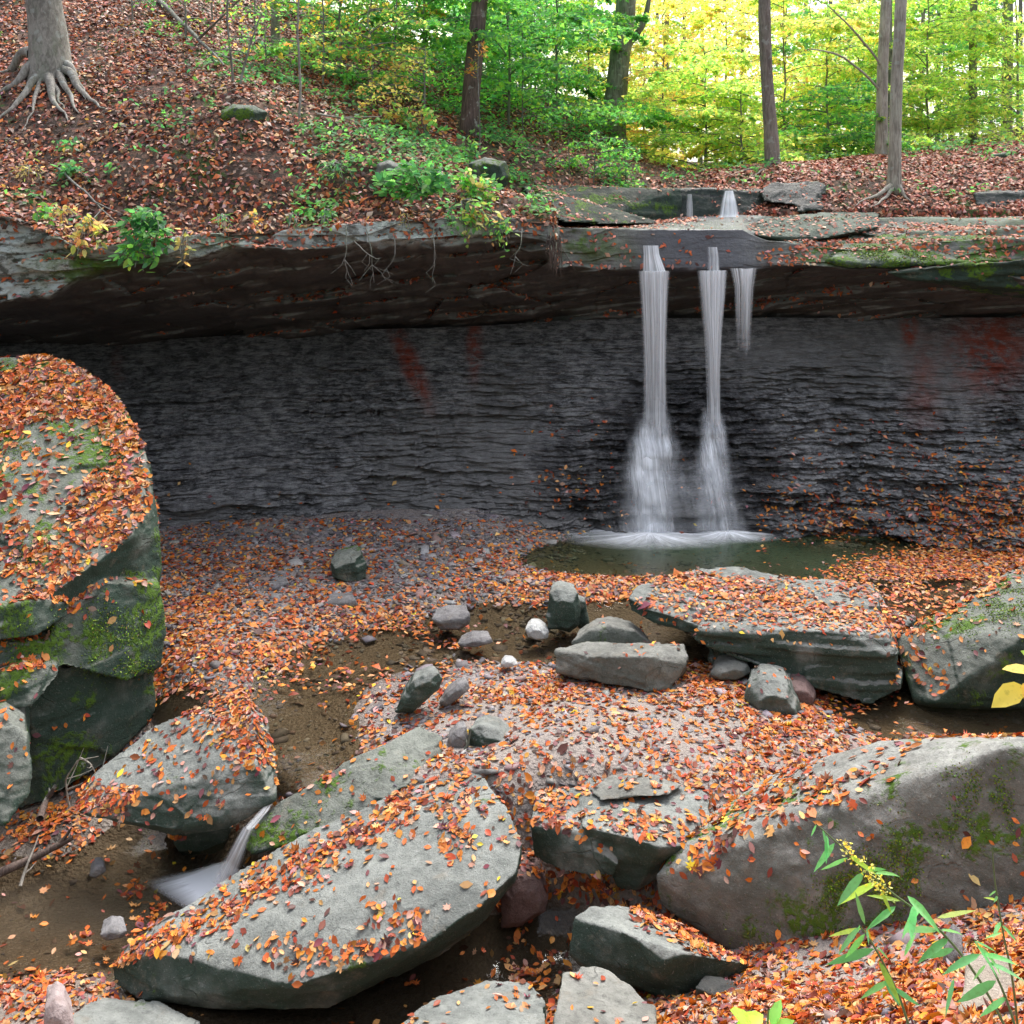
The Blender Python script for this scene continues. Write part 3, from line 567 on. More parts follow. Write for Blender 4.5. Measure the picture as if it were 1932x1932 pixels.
# ------------------------------------------------------------------ rocks: convex blocks fused, then weathered
def pt(q):
    return A(q[0], q[1], q[3]) if len(q) == 4 else T(*q)
def block_mesh(name, hulls, vox, rough, seed, mat, bed=.012, facet=.03, smooth=0):
    bm = bmesh.new()
    for pts in hulls:
        vs = [bm.verts.new(p) for p in pts]
        r = bmesh.ops.convex_hull(bm, input=vs)
        bmesh.ops.delete(bm, geom=list({g for g in r['geom_interior'] + r['geom_unused'] if isinstance(g, bmesh.types.BMVert)}), context='VERTS')
    me = bpy.data.meshes.new('tmp'); bm.to_mesh(me); bm.free()
    o = bpy.data.objects.new('tmp', me); COL.objects.link(o)
    md = o.modifiers.new('r', 'REMESH'); md.mode = 'VOXEL'; md.voxel_size = vox
    sm_ = o.modifiers.new('s', 'SMOOTH'); sm_.factor = .5; sm_.iterations = 1 + smooth
    dg = bpy.context.evaluated_depsgraph_get(); dg.update(); ev = o.evaluated_get(dg); m2 = bpy.data.meshes.new_from_object(ev)
    bpy.data.objects.remove(o); bpy.data.meshes.remove(me)
    n = len(m2.vertices); V = np.empty(n * 3, np.float32); m2.vertices.foreach_get('co', V); V = V.reshape(-1, 3).astype(float)
    N = np.empty(n * 3, np.float32); m2.vertices.foreach_get('normal', N); N = N.reshape(-1, 3)
    ext = (V.max(0) - V.min(0)); sz = float(np.sort(ext)[1]); r = RS(seed)
    off = seed * 13.7
    q_ = min(1., sz / .8); rough = rough * q_; bed = bed * q_; facet = facet * q_
    d = rough * (.28 * fbm(V / sz * 1.7 + off, 3) + .20 * fbm(V / sz * 6 + off, 3))
    # broken facets
    M = 26; c = V[r.choice(n, M)]; fn = r.normal(size=(M, 3)); fn /= np.linalg.norm(fn, axis=1)[:, None]
    Vw = V + .06 * sz * np.stack([fbm(V / sz * 4 + off + 9 * k, 2) for k in range(3)], 1)
    D = ((Vw[:, None, :] * [1, 1, 1.6] - (c * [1, 1, 1.6])[None]) ** 2).sum(2); j = D.argmin(1)
    d += .7 * facet * np.clip(((V - c[j]) * fn[j]).sum(1) / sz * 2, -1, 1)
    # bedding shelves on the steep faces
    side = 1 - np.abs(N[:, 2]) ** 1.0
    zt = V[:, 2] + .10 * V[:, 0] * r.normal() + .03 * fbm(V * 1.2 + off, 2); t = .07
    kk = np.floor(zt / t); d += bed * side * vn(np.stack([V[:, 0] * 1.5 + off, V[:, 1] * 1.5, kk * 9.7], 1)) * 1.6
    d += q_ * (.008 * fbm(V * 8 + off, 4) + .004 * fbm(V * 22 + off, 2))
    V = V + N * d[:, None]
    m2.vertices.foreach_set('co', V.astype(np.float32).ravel()); m2.polygons.foreach_set('use_smooth', np.ones(len(m2.polygons), bool))
    m2.name = name; m2.materials.clear(); m2.materials.append(mat); m2.update(); return m2
def drop(pts, dz, sh=.85, dx=0, dy=0):
    P = np.array(pts); c = P.mean(0); Q = c + (P - c) * sh; Q[:, 2] = P[:, 2] - dz; Q[:, 0] += dx; Q[:, 1] += dy; return list(Q)
def back(pts, d, sh=.9, dz=0):
    P = np.array(pts); c = P.mean(0); Q = c + (P - c) * sh; Q[:, 1] += d; Q[:, 2] += dz; Q[:, 0] += (c[0] / c[1]) * d; return list(Q)
def sil(out, Y, dep=.35, bulge=.08, sh=.8, lift=0):
    """a free-lying stone from its outline; dep = how far it reaches back"""
    P = [A(x, y, Y) for x, y in out]; c = np.mean(P, 0); Q = []
    for p in P: q = c + (p - c) * .62; q[1] -= bulge; Q.append(q)
    return P + Q + back(P, dep, sh, lift)

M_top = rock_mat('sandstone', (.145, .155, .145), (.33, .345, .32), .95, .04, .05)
M_green = rock_mat('mossy_sandstone', (.12, .13, .11), (.27, .285, .25), 1.0, .26, .2)
M_pale = rock_mat('pale_sandstone', (.15, .15, .135), (.31, .31, .28), .45, .04, .1)
M_grey = rock_mat('grey_stone', (.15, .14, .145), (.32, .31, .31), .15, 0, 0)
M_white = rock_mat('white_stone', (.45, .45, .45), (.68, .68, .66), 0, 0, 0)
M_red = rock_mat('reddish_stone', (.11, .065, .06), (.24, .16, .15), 0, 0, 0)
M_pink = rock_mat('pinkish_stone', (.30, .22, .21), (.52, .43, .42), 0, 0, 0)
M_dark = rock_mat('dark_wet_stone', (.014, .015, .017), (.06, .062, .06), .5, .1, .1, rough=.45)
M_dkgreen = rock_mat('dark_mossy_stone', (.018, .024, .02), (.065, .075, .06), .9, .30, .0)
M_moss2 = rock_mat('greenish_slab', (.07, .09, .07), (.17, .20, .165), .7, .14, .05)
M_moss = rock_mat('mossy_stone', (.11, .13, .10), (.25, .28, .23), .9, .46, .3)
mL = leaf_mat('fallen_leaves', .12, .5)
LEAF_TRI = {}
def rock(name, label, hulls, mat, vox=.02, rough=.10, seed=1, bed=.012, facet=.03, cat='rock', group=None, smooth=0):
    me = block_mesh(name, hulls, vox, rough, seed, mat, bed, facet, smooth); tri = tris_of(me)
    n = len(me.vertices); V = np.empty(n * 3, np.float32); me.vertices.foreach_get('co', V); V = V.reshape(-1, 3)
    o = link(name, me, None, (V[:, 0].mean(), V[:, 1].mean(), V[:, 2].min()))
    tag(o, label, cat, group); LEAF_TRI[label] = tri; return o

# the big boulder at the left
t1 = [A(*q) for q in ((-220,700,11.4),(0,674,11.5),(80,670,11.5),(140,686,11.4),(182,716,11.2),(226,762,10.9),(258,812,10.6),(280,880,10.2),(290,940,9.9),(299,1010,9.7),(250,1012,9.3),(185,1062,9.0),(100,1092,8.8),(0,1185,8.3),(-250,1200,8.3))]
t1b = [A(*q) for q in ((304,1110,9.7),(298,1180,9.75),(250,1120,9.55),(120,1160,9.3),(0,1235,8.9),(-250,1240,8.8))]
t7 = [A(*q) for q in ((180,1068,9.15),(250,1020,9.4),(300,1015,9.7),(306,1090,9.6),(270,1105,9.35),(200,1088,9.2))]
t2 = [A(*q) for q in ((118,1128,8.85),(200,1098,9.0),(300,1106,9.38),(313,1200,9.28),(300,1260,9.2),(240,1286,8.82),(150,1266,8.62),(76,1247,8.48),(95,1190,8.62))]
t3 = [A(*q) for q in ((40,1255,8.5),(180,1262,8.8),(288,1262,9.25),(293,1350,9.25),(200,1448,8.72),(85,1518,8.4),(0,1545,8.35),(-200,1530,8.3),(-200,1250,8.4))]
t4 = [A(*q) for q in ((-60,1160,8.3),(40,1135,8.45),(92,1128,8.6),(132,1136,8.7),(124,1166,8.65),(70,1202,8.4),(-60,1215,8.25))]
t5 = [A(*q) for q in ((-60,1225,8.3),(60,1205,8.5),(100,1215,8.6),(60,1260,8.4),(-60,1290,8.2))]
t6 = [A(*q) for q in ((-60,1290,8.1),(40,1258,8.25),(112,1250,8.5),(116,1272,8.45),(62,1338,8.15),(-60,1352,8.0))]
bigtop = t1 + t1b + back(t1b, 1.6, 1) + [A(250, 860, 12.2), A(0, 720, 12.6), A(290, 1150, 10.6)]
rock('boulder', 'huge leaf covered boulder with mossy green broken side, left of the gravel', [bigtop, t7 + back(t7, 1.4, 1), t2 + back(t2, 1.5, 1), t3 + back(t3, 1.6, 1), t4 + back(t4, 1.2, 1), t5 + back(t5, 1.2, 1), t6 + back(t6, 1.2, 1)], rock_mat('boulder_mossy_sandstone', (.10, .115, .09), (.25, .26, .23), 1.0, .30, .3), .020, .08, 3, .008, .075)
r2 = [A(*q) for q in ((-90,1345,7.9),(10,1350,7.9),(50,1388,7.8),(62,1450,7.7),(54,1500,7.6),(10,1562,7.4),(-90,1575,7.4))]
rock('boulder', 'green tinged boulder cut by the left border, below the huge boulder', [r2 + back(r2, .8, .95)], M_green, .018, .07, 5)
# leaning slab with the little cascade at its right
a = [pt(q) for q in ((455,1303,.17),(500,1355,.10),(522,1430,-.08),(516,1500,-.30),(475,1520,-.33),(420,1545,-.28),(330,1566,-.36),(240,1548,-.36),(150,1520,-.34),(145,1496,-.30),(200,1440,-.15),(290,1370,.0),(420,1313,.14))]
rdg = [pt(q) for q in ((478,1350,.17),(480,1440,.02),(330,1450,-.14))]
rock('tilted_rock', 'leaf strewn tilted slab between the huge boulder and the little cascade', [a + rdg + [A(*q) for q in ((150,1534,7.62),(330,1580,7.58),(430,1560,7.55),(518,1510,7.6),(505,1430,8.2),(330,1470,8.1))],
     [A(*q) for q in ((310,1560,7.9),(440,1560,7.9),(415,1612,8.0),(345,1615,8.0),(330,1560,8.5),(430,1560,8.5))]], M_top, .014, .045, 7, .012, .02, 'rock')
b4 = [pt(q) for q in ((790,1370,.12),(836,1388,.10),(700,1440,.0),(590,1515,-.2),(500,1562,-.33),(650,1440,-.05),(520,1515,-.24),(468,1560,-.36))]
rock('long_rock', 'narrow log shaped slab pointing from the cascade up to the right', [b4 + [A(*q) for q in ((838,1420,7.85),(770,1485,7.5),(600,1578,7.35),(480,1612,7.35),(463,1602,7.5),(700,1520,8.0),(500,1580,8.0))]], M_green, .014, .06, 9, .014, .025, 'rock')
a5 = [pt(q) for q in ((760,1490,-.03),(830,1466,.01),(900,1450,.05),(960,1520,.05),(988,1590,.03),(972,1648,-.03),(900,1715,-.14),(800,1785,-.28),(662,1826,-.40),(560,1862,-.46),(507,1850,-.47),(442,1836,-.49),(380,1806,-.47),(288,1796,-.51),(206,1828,-.68),(240,1787,-.62),(330,1720,-.5),(450,1640,-.38),(600,1560,-.2))]
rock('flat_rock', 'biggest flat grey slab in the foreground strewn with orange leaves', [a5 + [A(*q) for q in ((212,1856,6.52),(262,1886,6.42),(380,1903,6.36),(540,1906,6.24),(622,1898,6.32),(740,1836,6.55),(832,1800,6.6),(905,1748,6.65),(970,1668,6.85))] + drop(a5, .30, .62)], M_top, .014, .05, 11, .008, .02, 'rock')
h6a = [pt(q) for q in ((1000,1554,.0),(1060,1532,.02),(1112,1572,.0),(1150,1618,-.10),(1168,1632,-.14),(1010,1490,.02),(1110,1480,.03))] + [A(*q) for q in ((1006,1618,7.0),(1060,1645,6.88),(1122,1660,6.78),(1162,1650,6.76))]
h6b = [pt(q) for q in ((1100,1560,.05),(1180,1578,.05),(1250,1600,.02),(1300,1598,-.02),(1345,1572,-.04),(1340,1490,.02),(1200,1462,.02),(1090,1470,.02))] + [A(*q) for q in ((1165,1612,6.85),(1166,1676,6.85),(1200,1685,6.8),(1252,1655,6.8),(1312,1622,6.85))]
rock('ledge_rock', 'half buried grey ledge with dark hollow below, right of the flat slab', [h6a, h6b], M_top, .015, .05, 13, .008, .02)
rock('reddish_rock', 'dark reddish rock wedged in the gap beside the flat slab', [sil([(945,1680),(975,1655),(1020,1658),(1036,1690),(1030,1720),(985,1748),(945,1752)], 6.9, .4, .05)], M_red, .012, .06, 15, .005)
a8 = [A(*q) for q in ((1082,1730,6.35),(1110,1706,6.45),(1170,1708,6.5),(1232,1722,6.5),(1330,1772,6.3),(1415,1818,6.15),(1300,1800,5.95),(1180,1760,6.1))]
rock('angular_rock', 'smooth greenish angular rock at bottom centre with dark right side', [a8 + [A(*q) for q in ((1074,1800,6.3),(1120,1832,6.2),(1198,1864,6.1),(1236,1862,6.05),(1255,1815,5.95),(1412,1834,6.2),(1290,1862,6.3))] + drop(a8, .35, .8)], M_top, .014, .06, 17, .004, .03)
a9 = [A(*q) for q in ((1060,1832,5.9),(1130,1822,6.0),(1190,1855,5.85),(1236,1900,5.65),(1240,1990,5.2),(1040,1990,5.2),(1050,1900,5.55))]
rock('flat_rock', 'pale flat topped rock with scattered leaves cut by the bottom border, centre', [a9 + drop(a9, .4, .95)], M_pale, .014, .05, 19, .004)
a10 = [A(*q) for q in ((830,1880,5.9),(920,1850,6.1),(1000,1855,6.0),(1030,1890,5.8),(1030,1990,5.3),(740,1990,5.4),(760,1925,5.7))]
rock('flat_rock', 'low grey flat rock with leaf clusters at the bottom border, left of the pale one', [a10 + drop(a10, .4, .95)], M_top, .014, .05, 21, .004)
a11 = [A(*q) for q in ((1330,1838,6.0),(1385,1850,6.0),(1440,1880,5.8),(1400,1905,5.7),(1310,1862,5.8))]
rock('wedge_stone', 'small dark wedge stone under the huge right foreground boulder', [a11 + drop(a11, .18, .95)], M_dark, .012, .04, 23)
a12 = [A(*q) for q in ((185,1880,6.4),(300,1890,6.35),(380,1925,6.2),(360,1990,5.9),(100,1990,5.9),(120,1925,6.1))]
rock('thin_rock', 'thin dark slab in the creek corner below the flat slab', [a12 + drop(a12, .12, .95)], M_top, .014, .03, 25)
rock('pinkish_rock', 'small pinkish rock in leaves at the bottom left corner', [sil([(80,1960),(84,1905),(105,1890),(125,1900),(140,1935),(140,1970)], 5.9, .2, .05)], M_pink, .01, .04, 27, .002)
# huge right foreground boulder
a13 = [A(*q) for q in ((1238,1652,6.65),(1276,1600,6.75),(1500,1532,6.95),(1562,1450,7.05),(1660,1395,7.05),(1765,1406,6.75),(1900,1400,6.35),(2200,1400,6.3),(2200,1380,7.2),(1440,1692,6.38),(1590,1622,6.3),(1722,1542,6.3),(1822,1480,6.3),(1898,1408,6.28),(2200,1420,6.15))]
f13 = [A(*q) for q in ((1240,1690,6.68),(1252,1714,6.68),(1380,1796,6.42),(1500,1850,6.22),(1662,1854,6.1),(1850,1776,5.98),(1940,1742,5.92),(2200,1700,5.85))]
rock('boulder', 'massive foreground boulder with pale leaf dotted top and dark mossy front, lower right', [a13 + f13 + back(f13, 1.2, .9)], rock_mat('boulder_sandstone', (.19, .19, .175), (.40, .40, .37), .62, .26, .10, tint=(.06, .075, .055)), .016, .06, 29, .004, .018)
a14 = [A(*q) for q in ((2200,980,10.6),(2000,1035,10.2),(1932,1064,10.0),(1852,1112,9.85),(1742,1180,9.6),(1688,1204,9.4),(1714,1290,9.1),(1724,1322,9.0),(1762,1326,8.85),(1842,1272,8.85),(1932,1206,8.85),(2200,1090,8.9))]
rock('boulder', 'boulder with mossy leaf strewn sloping face at the right border, above the dark pool', [a14 + [A(*q) for q in ((1742,1340,9.1),(1832,1345,9.05),(1932,1340,9.0),(2200,1335,9.0))] + back(a14[:6], .6, .95, -.5)], M_green, .02, .09, 31, .012, .035)
# layered slab below the plunge pool
a15 = [A(*q) for q in ((1180,1128,10.0),(1200,1105,10.3),(1300,1098,10.8),(1322,1066,11.1),(1400,1068,11.1),(1500,1092,10.9),(1600,1120,10.5),(1642,1142,10.3),(1725,1166,9.9),(1690,1198,9.4),(1600,1190,9.25),(1450,1194,9.3),(1330,1182,9.45),(1300,1172,9.55),(1215,1150,9.8))]
l15 = [A(*q) for q in ((1318,1184,9.35),(1450,1196,9.2),(1590,1192,9.1),(1668,1194,9.1),(1690,1240,9.0),(1702,1302,8.95),(1642,1328,8.95),(1520,1294,9.05),(1400,1248,9.2),(1308,1208,9.35))]
m15 = [A(*q) for q in ((1340,1250,9.5),(1400,1256,9.35),(1500,1300,9.3),(1330,1205,9.5))]
u15 = [A(*q) for q in ((1325,1120,10.5),(1420,1108,10.7),(1600,1124,10.2),(1650,1140,10.0),(1600,1150,9.85),(1480,1142,10.0),(1400,1140,10.2))]
rock('layered_rock', 'broad layered slab carpeted with leaves in front of the plunge pool', [a15 + drop(a15, .12, .97), l15 + back(l15, 1.3, .95), m15 + back(m15, .8, .9), u15 + drop(u15, .1, 1)], M_top, .018, .09, 33, .06, .05, 'rock')
rock('block_rock', 'blocky grey sandstone rock in mid gravel with ribbed stone behind it', [[A(*q) for q in ((1048,1226,9.3),(1100,1212,9.5),(1180,1216,9.45),(1236,1212,9.4),(1290,1212,9.35),(1300,1236,9.2),(1296,1256,9.1),(1262,1302,9.0),(1218,1306,8.9),(1130,1284,9.1),(1050,1270,9.2),(1220,1240,8.95),(1120,1240,9.1),(1290,1270,9.6),(1070,1250,9.8))]], M_pale, .014, .07, 35, .006, .03)
rock('ribbed_stone', 'flat ribbed stone lying just behind the blocky rock', [sil([(1078,1212),(1110,1190),(1150,1180),(1200,1192),(1230,1215),(1215,1222),(1080,1224)], 9.75, .3, .03)], M_pale, .012, .04, 37, .015)
rock('upright_rock', 'upright square rock standing beside the stream in mid picture', [sil([(1036,1118),(1052,1110),(1090,1118),(1096,1150),(1092,1180),(1075,1194),(1050,1186),(1034,1168)], 10.25, .35, .1), sil([(1090,1128),(1104,1135),(1112,1180),(1096,1188),(1085,1180)], 10.4, .2, .03), sil([(1030,1160),(1045,1158),(1062,1186),(1034,1188)], 10.2, .15, .03)], M_top, .012, .05, 39)
rock('white_stone', 'rounded white stone beside the upright rock', [sil([(990,1188),(1002,1178),(1022,1180),(1036,1192),(1034,1206),(1012,1208),(996,1202)], 10.1, .2, .06)], M_white, .01, .02, 41, 0, .01, smooth=4)
rock('white_pebble', 'small white pebble left of the blocky rock', [sil([(944,1252),(952,1244),(968,1246),(978,1254),(962,1260),(948,1259)], 9.45, .12, .03)], M_white, .008, .01, 43, 0, .005, 'pebble', smooth=4)
rock('grey_stone', 'flat purple grey stone in the stream left of the white stone', [sil([(814,1168),(840,1160),(886,1158),(888,1176),(870,1188),(832,1190)], 10.25, .3, .06)], M_grey, .012, .04, 45)
rock('grey_stone', 'low pale oval stone in leaves below the purple grey stone', [sil([(864,1214),(890,1203),(926,1204),(930,1212),(900,1221),(868,1220)], 9.9, .2, .04)], M_grey, .01, .02, 47)
rock('mossy_rock', 'square green sided rock alone on the left gravel', [sil([(622,1062),(640,1052),(680,1042),(690,1062),(692,1100),(668,1106),(640,1094),(625,1088)], 11.45, .4, .12)], M_green, .014, .05, 49)
rock('flat_stone', 'thin flat stone on the gravel below the square green rock', [sil([(592,1150),(620,1134),(672,1132),(676,1142),(640,1156),(600,1156)], 10.75, .25, .03)], M_grey, .012, .03, 51)
rock('flat_stone', 'thin dark stone low in the gravel left of the square green rock', [sil([(478,1116),(490,1106),(545,1098),(548,1106),(520,1118),(482,1121)], 11.2, .25, .03)], M_grey, .012, .03, 53)
rock('leaning_stone', 'greenish oblong stone leaning uphill in the leaves, left of centre', [sil([(744,1345),(756,1318),(778,1284),(800,1272),(826,1268),(836,1280),(830,1300),(800,1318),(776,1346)], 8.7, .2, .07)], M_top, .012, .05, 55)
rock('leaning_stone', 'smaller brown oblong stone right beside the greenish leaning one', [sil([(828,1328),(840,1310),(862,1292),(880,1286),(888,1298),(872,1312),(842,1334)], 8.8, .15, .05)], M_grey, .01, .03, 57)
rock('wedge_rock', 'long wedge rock on the gravel bar pointing down to the right', [sil([(884,1376),(905,1368),(935,1374),(985,1404),(1020,1432),(1024,1446),(1000,1454),(940,1436),(888,1410)], 8.05, .25, .08)], M_top, .012, .04, 59, .014)
rock('wedge_rock', 'small brown stone propped at the left end of the wedge rock', [sil([(842,1422),(846,1392),(862,1374),(880,1370),(884,1400),(872,1428),(850,1432)], 8.05, .15, .05)], M_grey, .01, .03, 61)
rock('round_stone', 'rounded cracked grey stone below the layered slab', [sil([(1400,1318),(1408,1298),(1430,1284),(1452,1282),(1485,1292),(1512,1330),(1515,1352),(1470,1362),(1425,1348)], 8.7, .4, .16)], M_top, .012, .05, 63, .004, .015, smooth=5)
rock('round_stone', 'rounded brown speckled stone tucked against the cracked grey stone', [sil([(1478,1300),(1490,1286),(1520,1288),(1540,1308),(1536,1326),(1500,1330)], 8.95, .25, .1)], M_red, .012, .03, 65, .002, .01, smooth=5)
rock('round_stone', 'low rounded grey stone under the layered slab, left of the cracked one', [sil([(1338,1272),(1350,1258),(1385,1249),(1410,1254),(1418,1268),(1390,1282),(1345,1281)], 9.2, .25, .08)], M_pale, .012, .03, 67, .002, .01, smooth=4)
rock('round_stone', 'small pale stone in water at the left foot of the layered slab', [sil([(1302,1198),(1314,1188),(1336,1190),(1340,1205),(1318,1212)], 9.7, .15, .05)], M_pale, .01, .02, 69, .002, .01, smooth=3)
rock('buried_stone', 'pale sandy stone half buried in the centre of the gravel bar', [[T(1110,1490,.05),T(1150,1462,.06),T(1230,1460,.07),T(1290,1480,.07),T(1260,1500,.09),T(1130,1510,.07),T(1150,1480,-.1),T(1260,1490,-.1),T(1180,1478,.10)]], M_pale, .014, .03, 71, 0)
rock('creek_stone', 'flat grey stone in the creek below the cascade fan', [sil([(188,1765),(210,1752),(240,1756),(236,1768),(200,1776)], 6.85, .15, .02)], M_grey, .01, .02, 73)
rock('creek_stone', 'pale leaf topped stone in the creek left of the cascade fan', [sil([(168,1652),(178,1634),(196,1632),(200,1645),(180,1658)], 7.5, .12, .02)], M_grey, .01, .02, 75)
rock('square_stone', 'small upright grey stone in leaves below the massive foreground boulder', [sil([(1778,1830),(1782,1795),(1800,1775),(1818,1790),(1806,1815),(1790,1834)], 5.0, .15, .05)], M_grey, .01, .03, 77)
rock('cream_rock', 'cream coloured flat rock cut by the bottom border at the lower right', [sil([(1810,1960),(1808,1905),(1860,1900),(1920,1905),(1930,1960)], 3.95, .3, .05)], rock_mat('cream_stone', (.22, .18, .14), (.42, .36, .30), 0, 0, 0), .012, .03, 79)
# rocks above the falls
rock('step_rock', 'long dark mossy rock step left of the upper falls', [[A(*q) for q in ((985,352,16.2),(1090,352,16.9),(1285,357,16.9),(1285,357,17.8),(985,350,17.5),(1000,372,15.9),(1100,420,15.7),(1285,420,16.7),(1285,430,17.5),(1000,420,17))]], M_dkgreen, .035, .09, 81, .02, .05, 'rock ledge')
rock('step_rock', 'wet black rock step the upper falls run over', [[A(*q) for q in ((1278,357,16.95),(1360,359,16.9),(1450,360,17.0),(1450,358,18),(1278,356,18),(1280,420,16.75),(1380,418,16.6),(1450,412,16.9),(1450,425,17.8),(1278,425,17.8))]], M_dark, .03, .12, 83, .02, .05, 'rock ledge')
rock('wedge_rock', 'mossy wedge of rock with leafy crest above the left end of the wet lip', [[A(*q) for q in ((1060,372,15.3),(1120,402,15.1),(1240,418,15.5),(1240,424,15.4),(1140,424,14.9),(1060,420,14.6),(1030,400,14.8),(1000,352,15.8),(1080,380,16.5),(1200,405,16.2))]], M_dkgreen, .03, .06, 85, .02, .04, 'rock')
rock('outcrop', 'dark blocky outcrop with pale patches right of the upper falls', [[A(*q) for q in ((1432,360,16.9),(1455,345,17.1),(1540,342,17.2),(1560,350,17.1),(1562,385,16.9),(1520,392,16.6),(1440,380,16.7),(1450,350,18),(1560,350,18))], [A(*q) for q in ((1500,390,16.5),(1550,380,16.6),(1560,395,16.4),(1505,400,16.4),(1510,395,17))]], M_dark, .03, .10, 87, .03, .06)
rock('outcrop', 'dark overhanging rock with round pale lichens in the right bank', [[A(*q) for q in ((1835,365,16.9),(1870,358,17.2),(2100,355,17.0),(2100,400,16.8),(1940,405,16.7),(1850,402,16.7),(1840,380,18),(2100,370,18))]], M_dark, .03, .09, 89, .02, .05)
rock('mossy_rock', 'long moss fronted slab forming the right edge of the bare ledge', [[A(*q) for q in ((1560,492,14.32),(1680,468,14.5),(1760,448,14.75),(1932,440,14.6),(2200,430,14.5),(1600,440,15.3),(1900,425,15.4),(2200,418,15.4),(1600,506,14.28),(1750,504,14.1),(1850,492,14.05),(2200,480,13.9))]], M_moss, .024, .10, 111, .03, .04, 'rock')
rock('mossy_rock', 'lower dark slab jutting under the moss fronted slab at right', [[A(*q) for q in ((1665,514,14.1),(1790,501,13.95),(1932,489,13.8),(2200,480,13.7),(1700,507,14.6),(2200,470,14.7),(1700,524,14.1),(1800,532,13.95),(1932,545,13.95),(2200,550,13.9),(1900,560,14.5),(2200,570,14.4))]], M_dkgreen, .024, .10, 113, .04, .05, 'rock')
rock('mossy_rock', 'smooth greenish slab sloping up beside the wet lip', [[A(*q) for q in ((1380,432,14.95),(1440,412,15.6),(1560,398,16.3),(1660,402,16.3),(1660,428,15.2),(1560,448,14.85),(1440,446,14.75))] + drop([A(*q) for q in ((1400,432,14.95),(1560,400,16.2),(1650,425,15.3),(1500,446,14.8))], .15)], M_moss2, .024, .08, 115, .02, .03, 'rock')
rock('loose_rock', 'thin mossy loose slab lying on the right ledge', [[A(*q) for q in ((1622,432,15.3),(1700,418,15.8),(1790,422,15.9),(1830,440,15.6),(1760,452,15.0),(1680,452,14.95),(1625,440,15.1))] + drop([A(*q) for q in ((1630,440,15.3),(1700,430,15.8),(1810,440,15.6),(1680,450,15.05))], .1)], M_green, .02, .04, 91, .02, .02, 'rock')
rock('loose_rock', 'dark mossy slab on the ledge cut by the right border', [[A(*q) for q in ((1850,428,15.9),(1900,408,16.2),(2050,400,16.2),(2050,440,15.5),(1900,440,15.5),(1860,436,15.6),(1900,420,16.6),(2050,420,16.6))]], M_green, .02, .04, 93, .02, .02, 'rock')
rock('loose_rock', 'low flat slab right of the thin mossy slab', [[A(*q) for q in ((1700,458,14.9),(1760,448,15.2),(1850,452,15.3),(1880,462,15.1),(1800,470,14.7),(1710,468,14.7),(1760,462,15.3),(1850,465,15.1))]], M_top, .02, .04, 95, .02, .02, 'rock')
rock('mossy_stone', 'round moss capped stone on the left hillside', [sil([(408,236),(415,210),(440,196),(480,197),(505,210),(500,230),(470,246),(425,246)], 14.6, .5, .15)], M_moss, .022, .08, 97, .01, .02)
rock('pale_stone', 'pale stone among the green plants above the ledge', [sil([(704,336),(712,308),(735,300),(756,312),(758,334),(730,345)], 13.5, .4, .12)], M_pale, .022, .06, 99)
rock('dark_stone', 'dark grey stone behind the hanging shrub', [sil([(880,345),(885,308),(915,296),(955,304),(965,335),(950,355),(900,360)], 14.6, .6, .15)], M_green, .026, .08, 101)
rock('fallen_block', 'narrow greenish stone lying on the right leaf bank', [sil([(1850,308),(1872,290),(1905,286),(1908,296),(1880,308),(1858,314)], 19.0, .3, .06)], M_green, .03, .05, 103)

# ------------------------------------------------------------------ fallen leaves
def put(name, label, P, N, size, pal, seed, near=True, tilt=.35, jit=.2, lift=.008):
    if len(P) == 0: return
    C = palette(len(P), pal, seed, jit); r = RS(seed + 5); sz = size * np.where(P[:, 1] < 9.5, .74, .9) * r.lognormal(0, .25, len(P)); k = r.rand(len(P))
    if near:
        ms = [leaves('l', P[k < .82], N[k < .82], sz[k < .82], C[k < .82], mL, LEAF8, tilt, lift, seed)]
        if (k >= .82).any(): ms.append(leaves('l', P[k >= .82], N[k >= .82], sz[k >= .82] * 1.1, C[k >= .82], mL, MAPLE, tilt, lift, seed + 1, 1.5))
        me = merge(name, ms, mL)
    else: me = leaves(name, P, N, sz, C, mL, LEAF4, tilt, lift, seed, 1.6)
    return tag(link(name, me, None, tuple(P.mean(0))), label, None, None, 'stuff')
def clump(P, sc, thr, soft, seed): return sm(thr - soft, thr + soft, fbm(P * [sc, sc, sc] + seed * 3.3, 4))
def dens_ground(P, N):
    x, y = to_px(P); w, d = low_z(P[:, 0], P[:, 1], False)
    w2 = P[:, 2] - w
    D = .44 + 0 * x
    D = np.where(y < 1330, .16 + .60 * sm(990, 1180, y), D)
    D += .9 * bump2(x, y, 1040, 1118, 170, 30) + .5 * bump2(x, y, 1180, 1130, 60, 30) + .5 * bump2(x, y, 400, 1230, 200, 60) + .5 * bump2(x, y, 560, 1320, 200, 30)
    D += 1.0 * bump2(x, y, 1500, 1400, 60, 120) + .8 * bump2(x, y, 1430, 1480, 180, 60) + .8 * bump2(x, y, 1350, 1300, 80, 30)
    D += 1.6 * bump2(x, y, 100, 1880, 140, 60, 2) + 1.6 * bump2(x, y, 100, 1560, 80, 40, 2) + 1.6 * bump2(x, y, 240, 1380, 60, 40) + 1.3 * bump2(x, y, 1850, 1080, 120, 40)
    D *= .45 + .95 * clump(P, 1.3, .02, .28, 1)
    D += np.where((y > 1640) & (x > 900), .35, 0) + 1.2 * bump2(x, y, 1250, 1700, 130, 70) + .9 * bump2(x, y, 1360, 1780, 90, 60) + .5 * (P[:, 1] < 5.6)
    D *= sm(-.035, .02, w2) * .97 + .03
    return np.clip(D, 0, 1) * ((y > 980) & (y < 2150) & (x > -120) & (x < 2420))
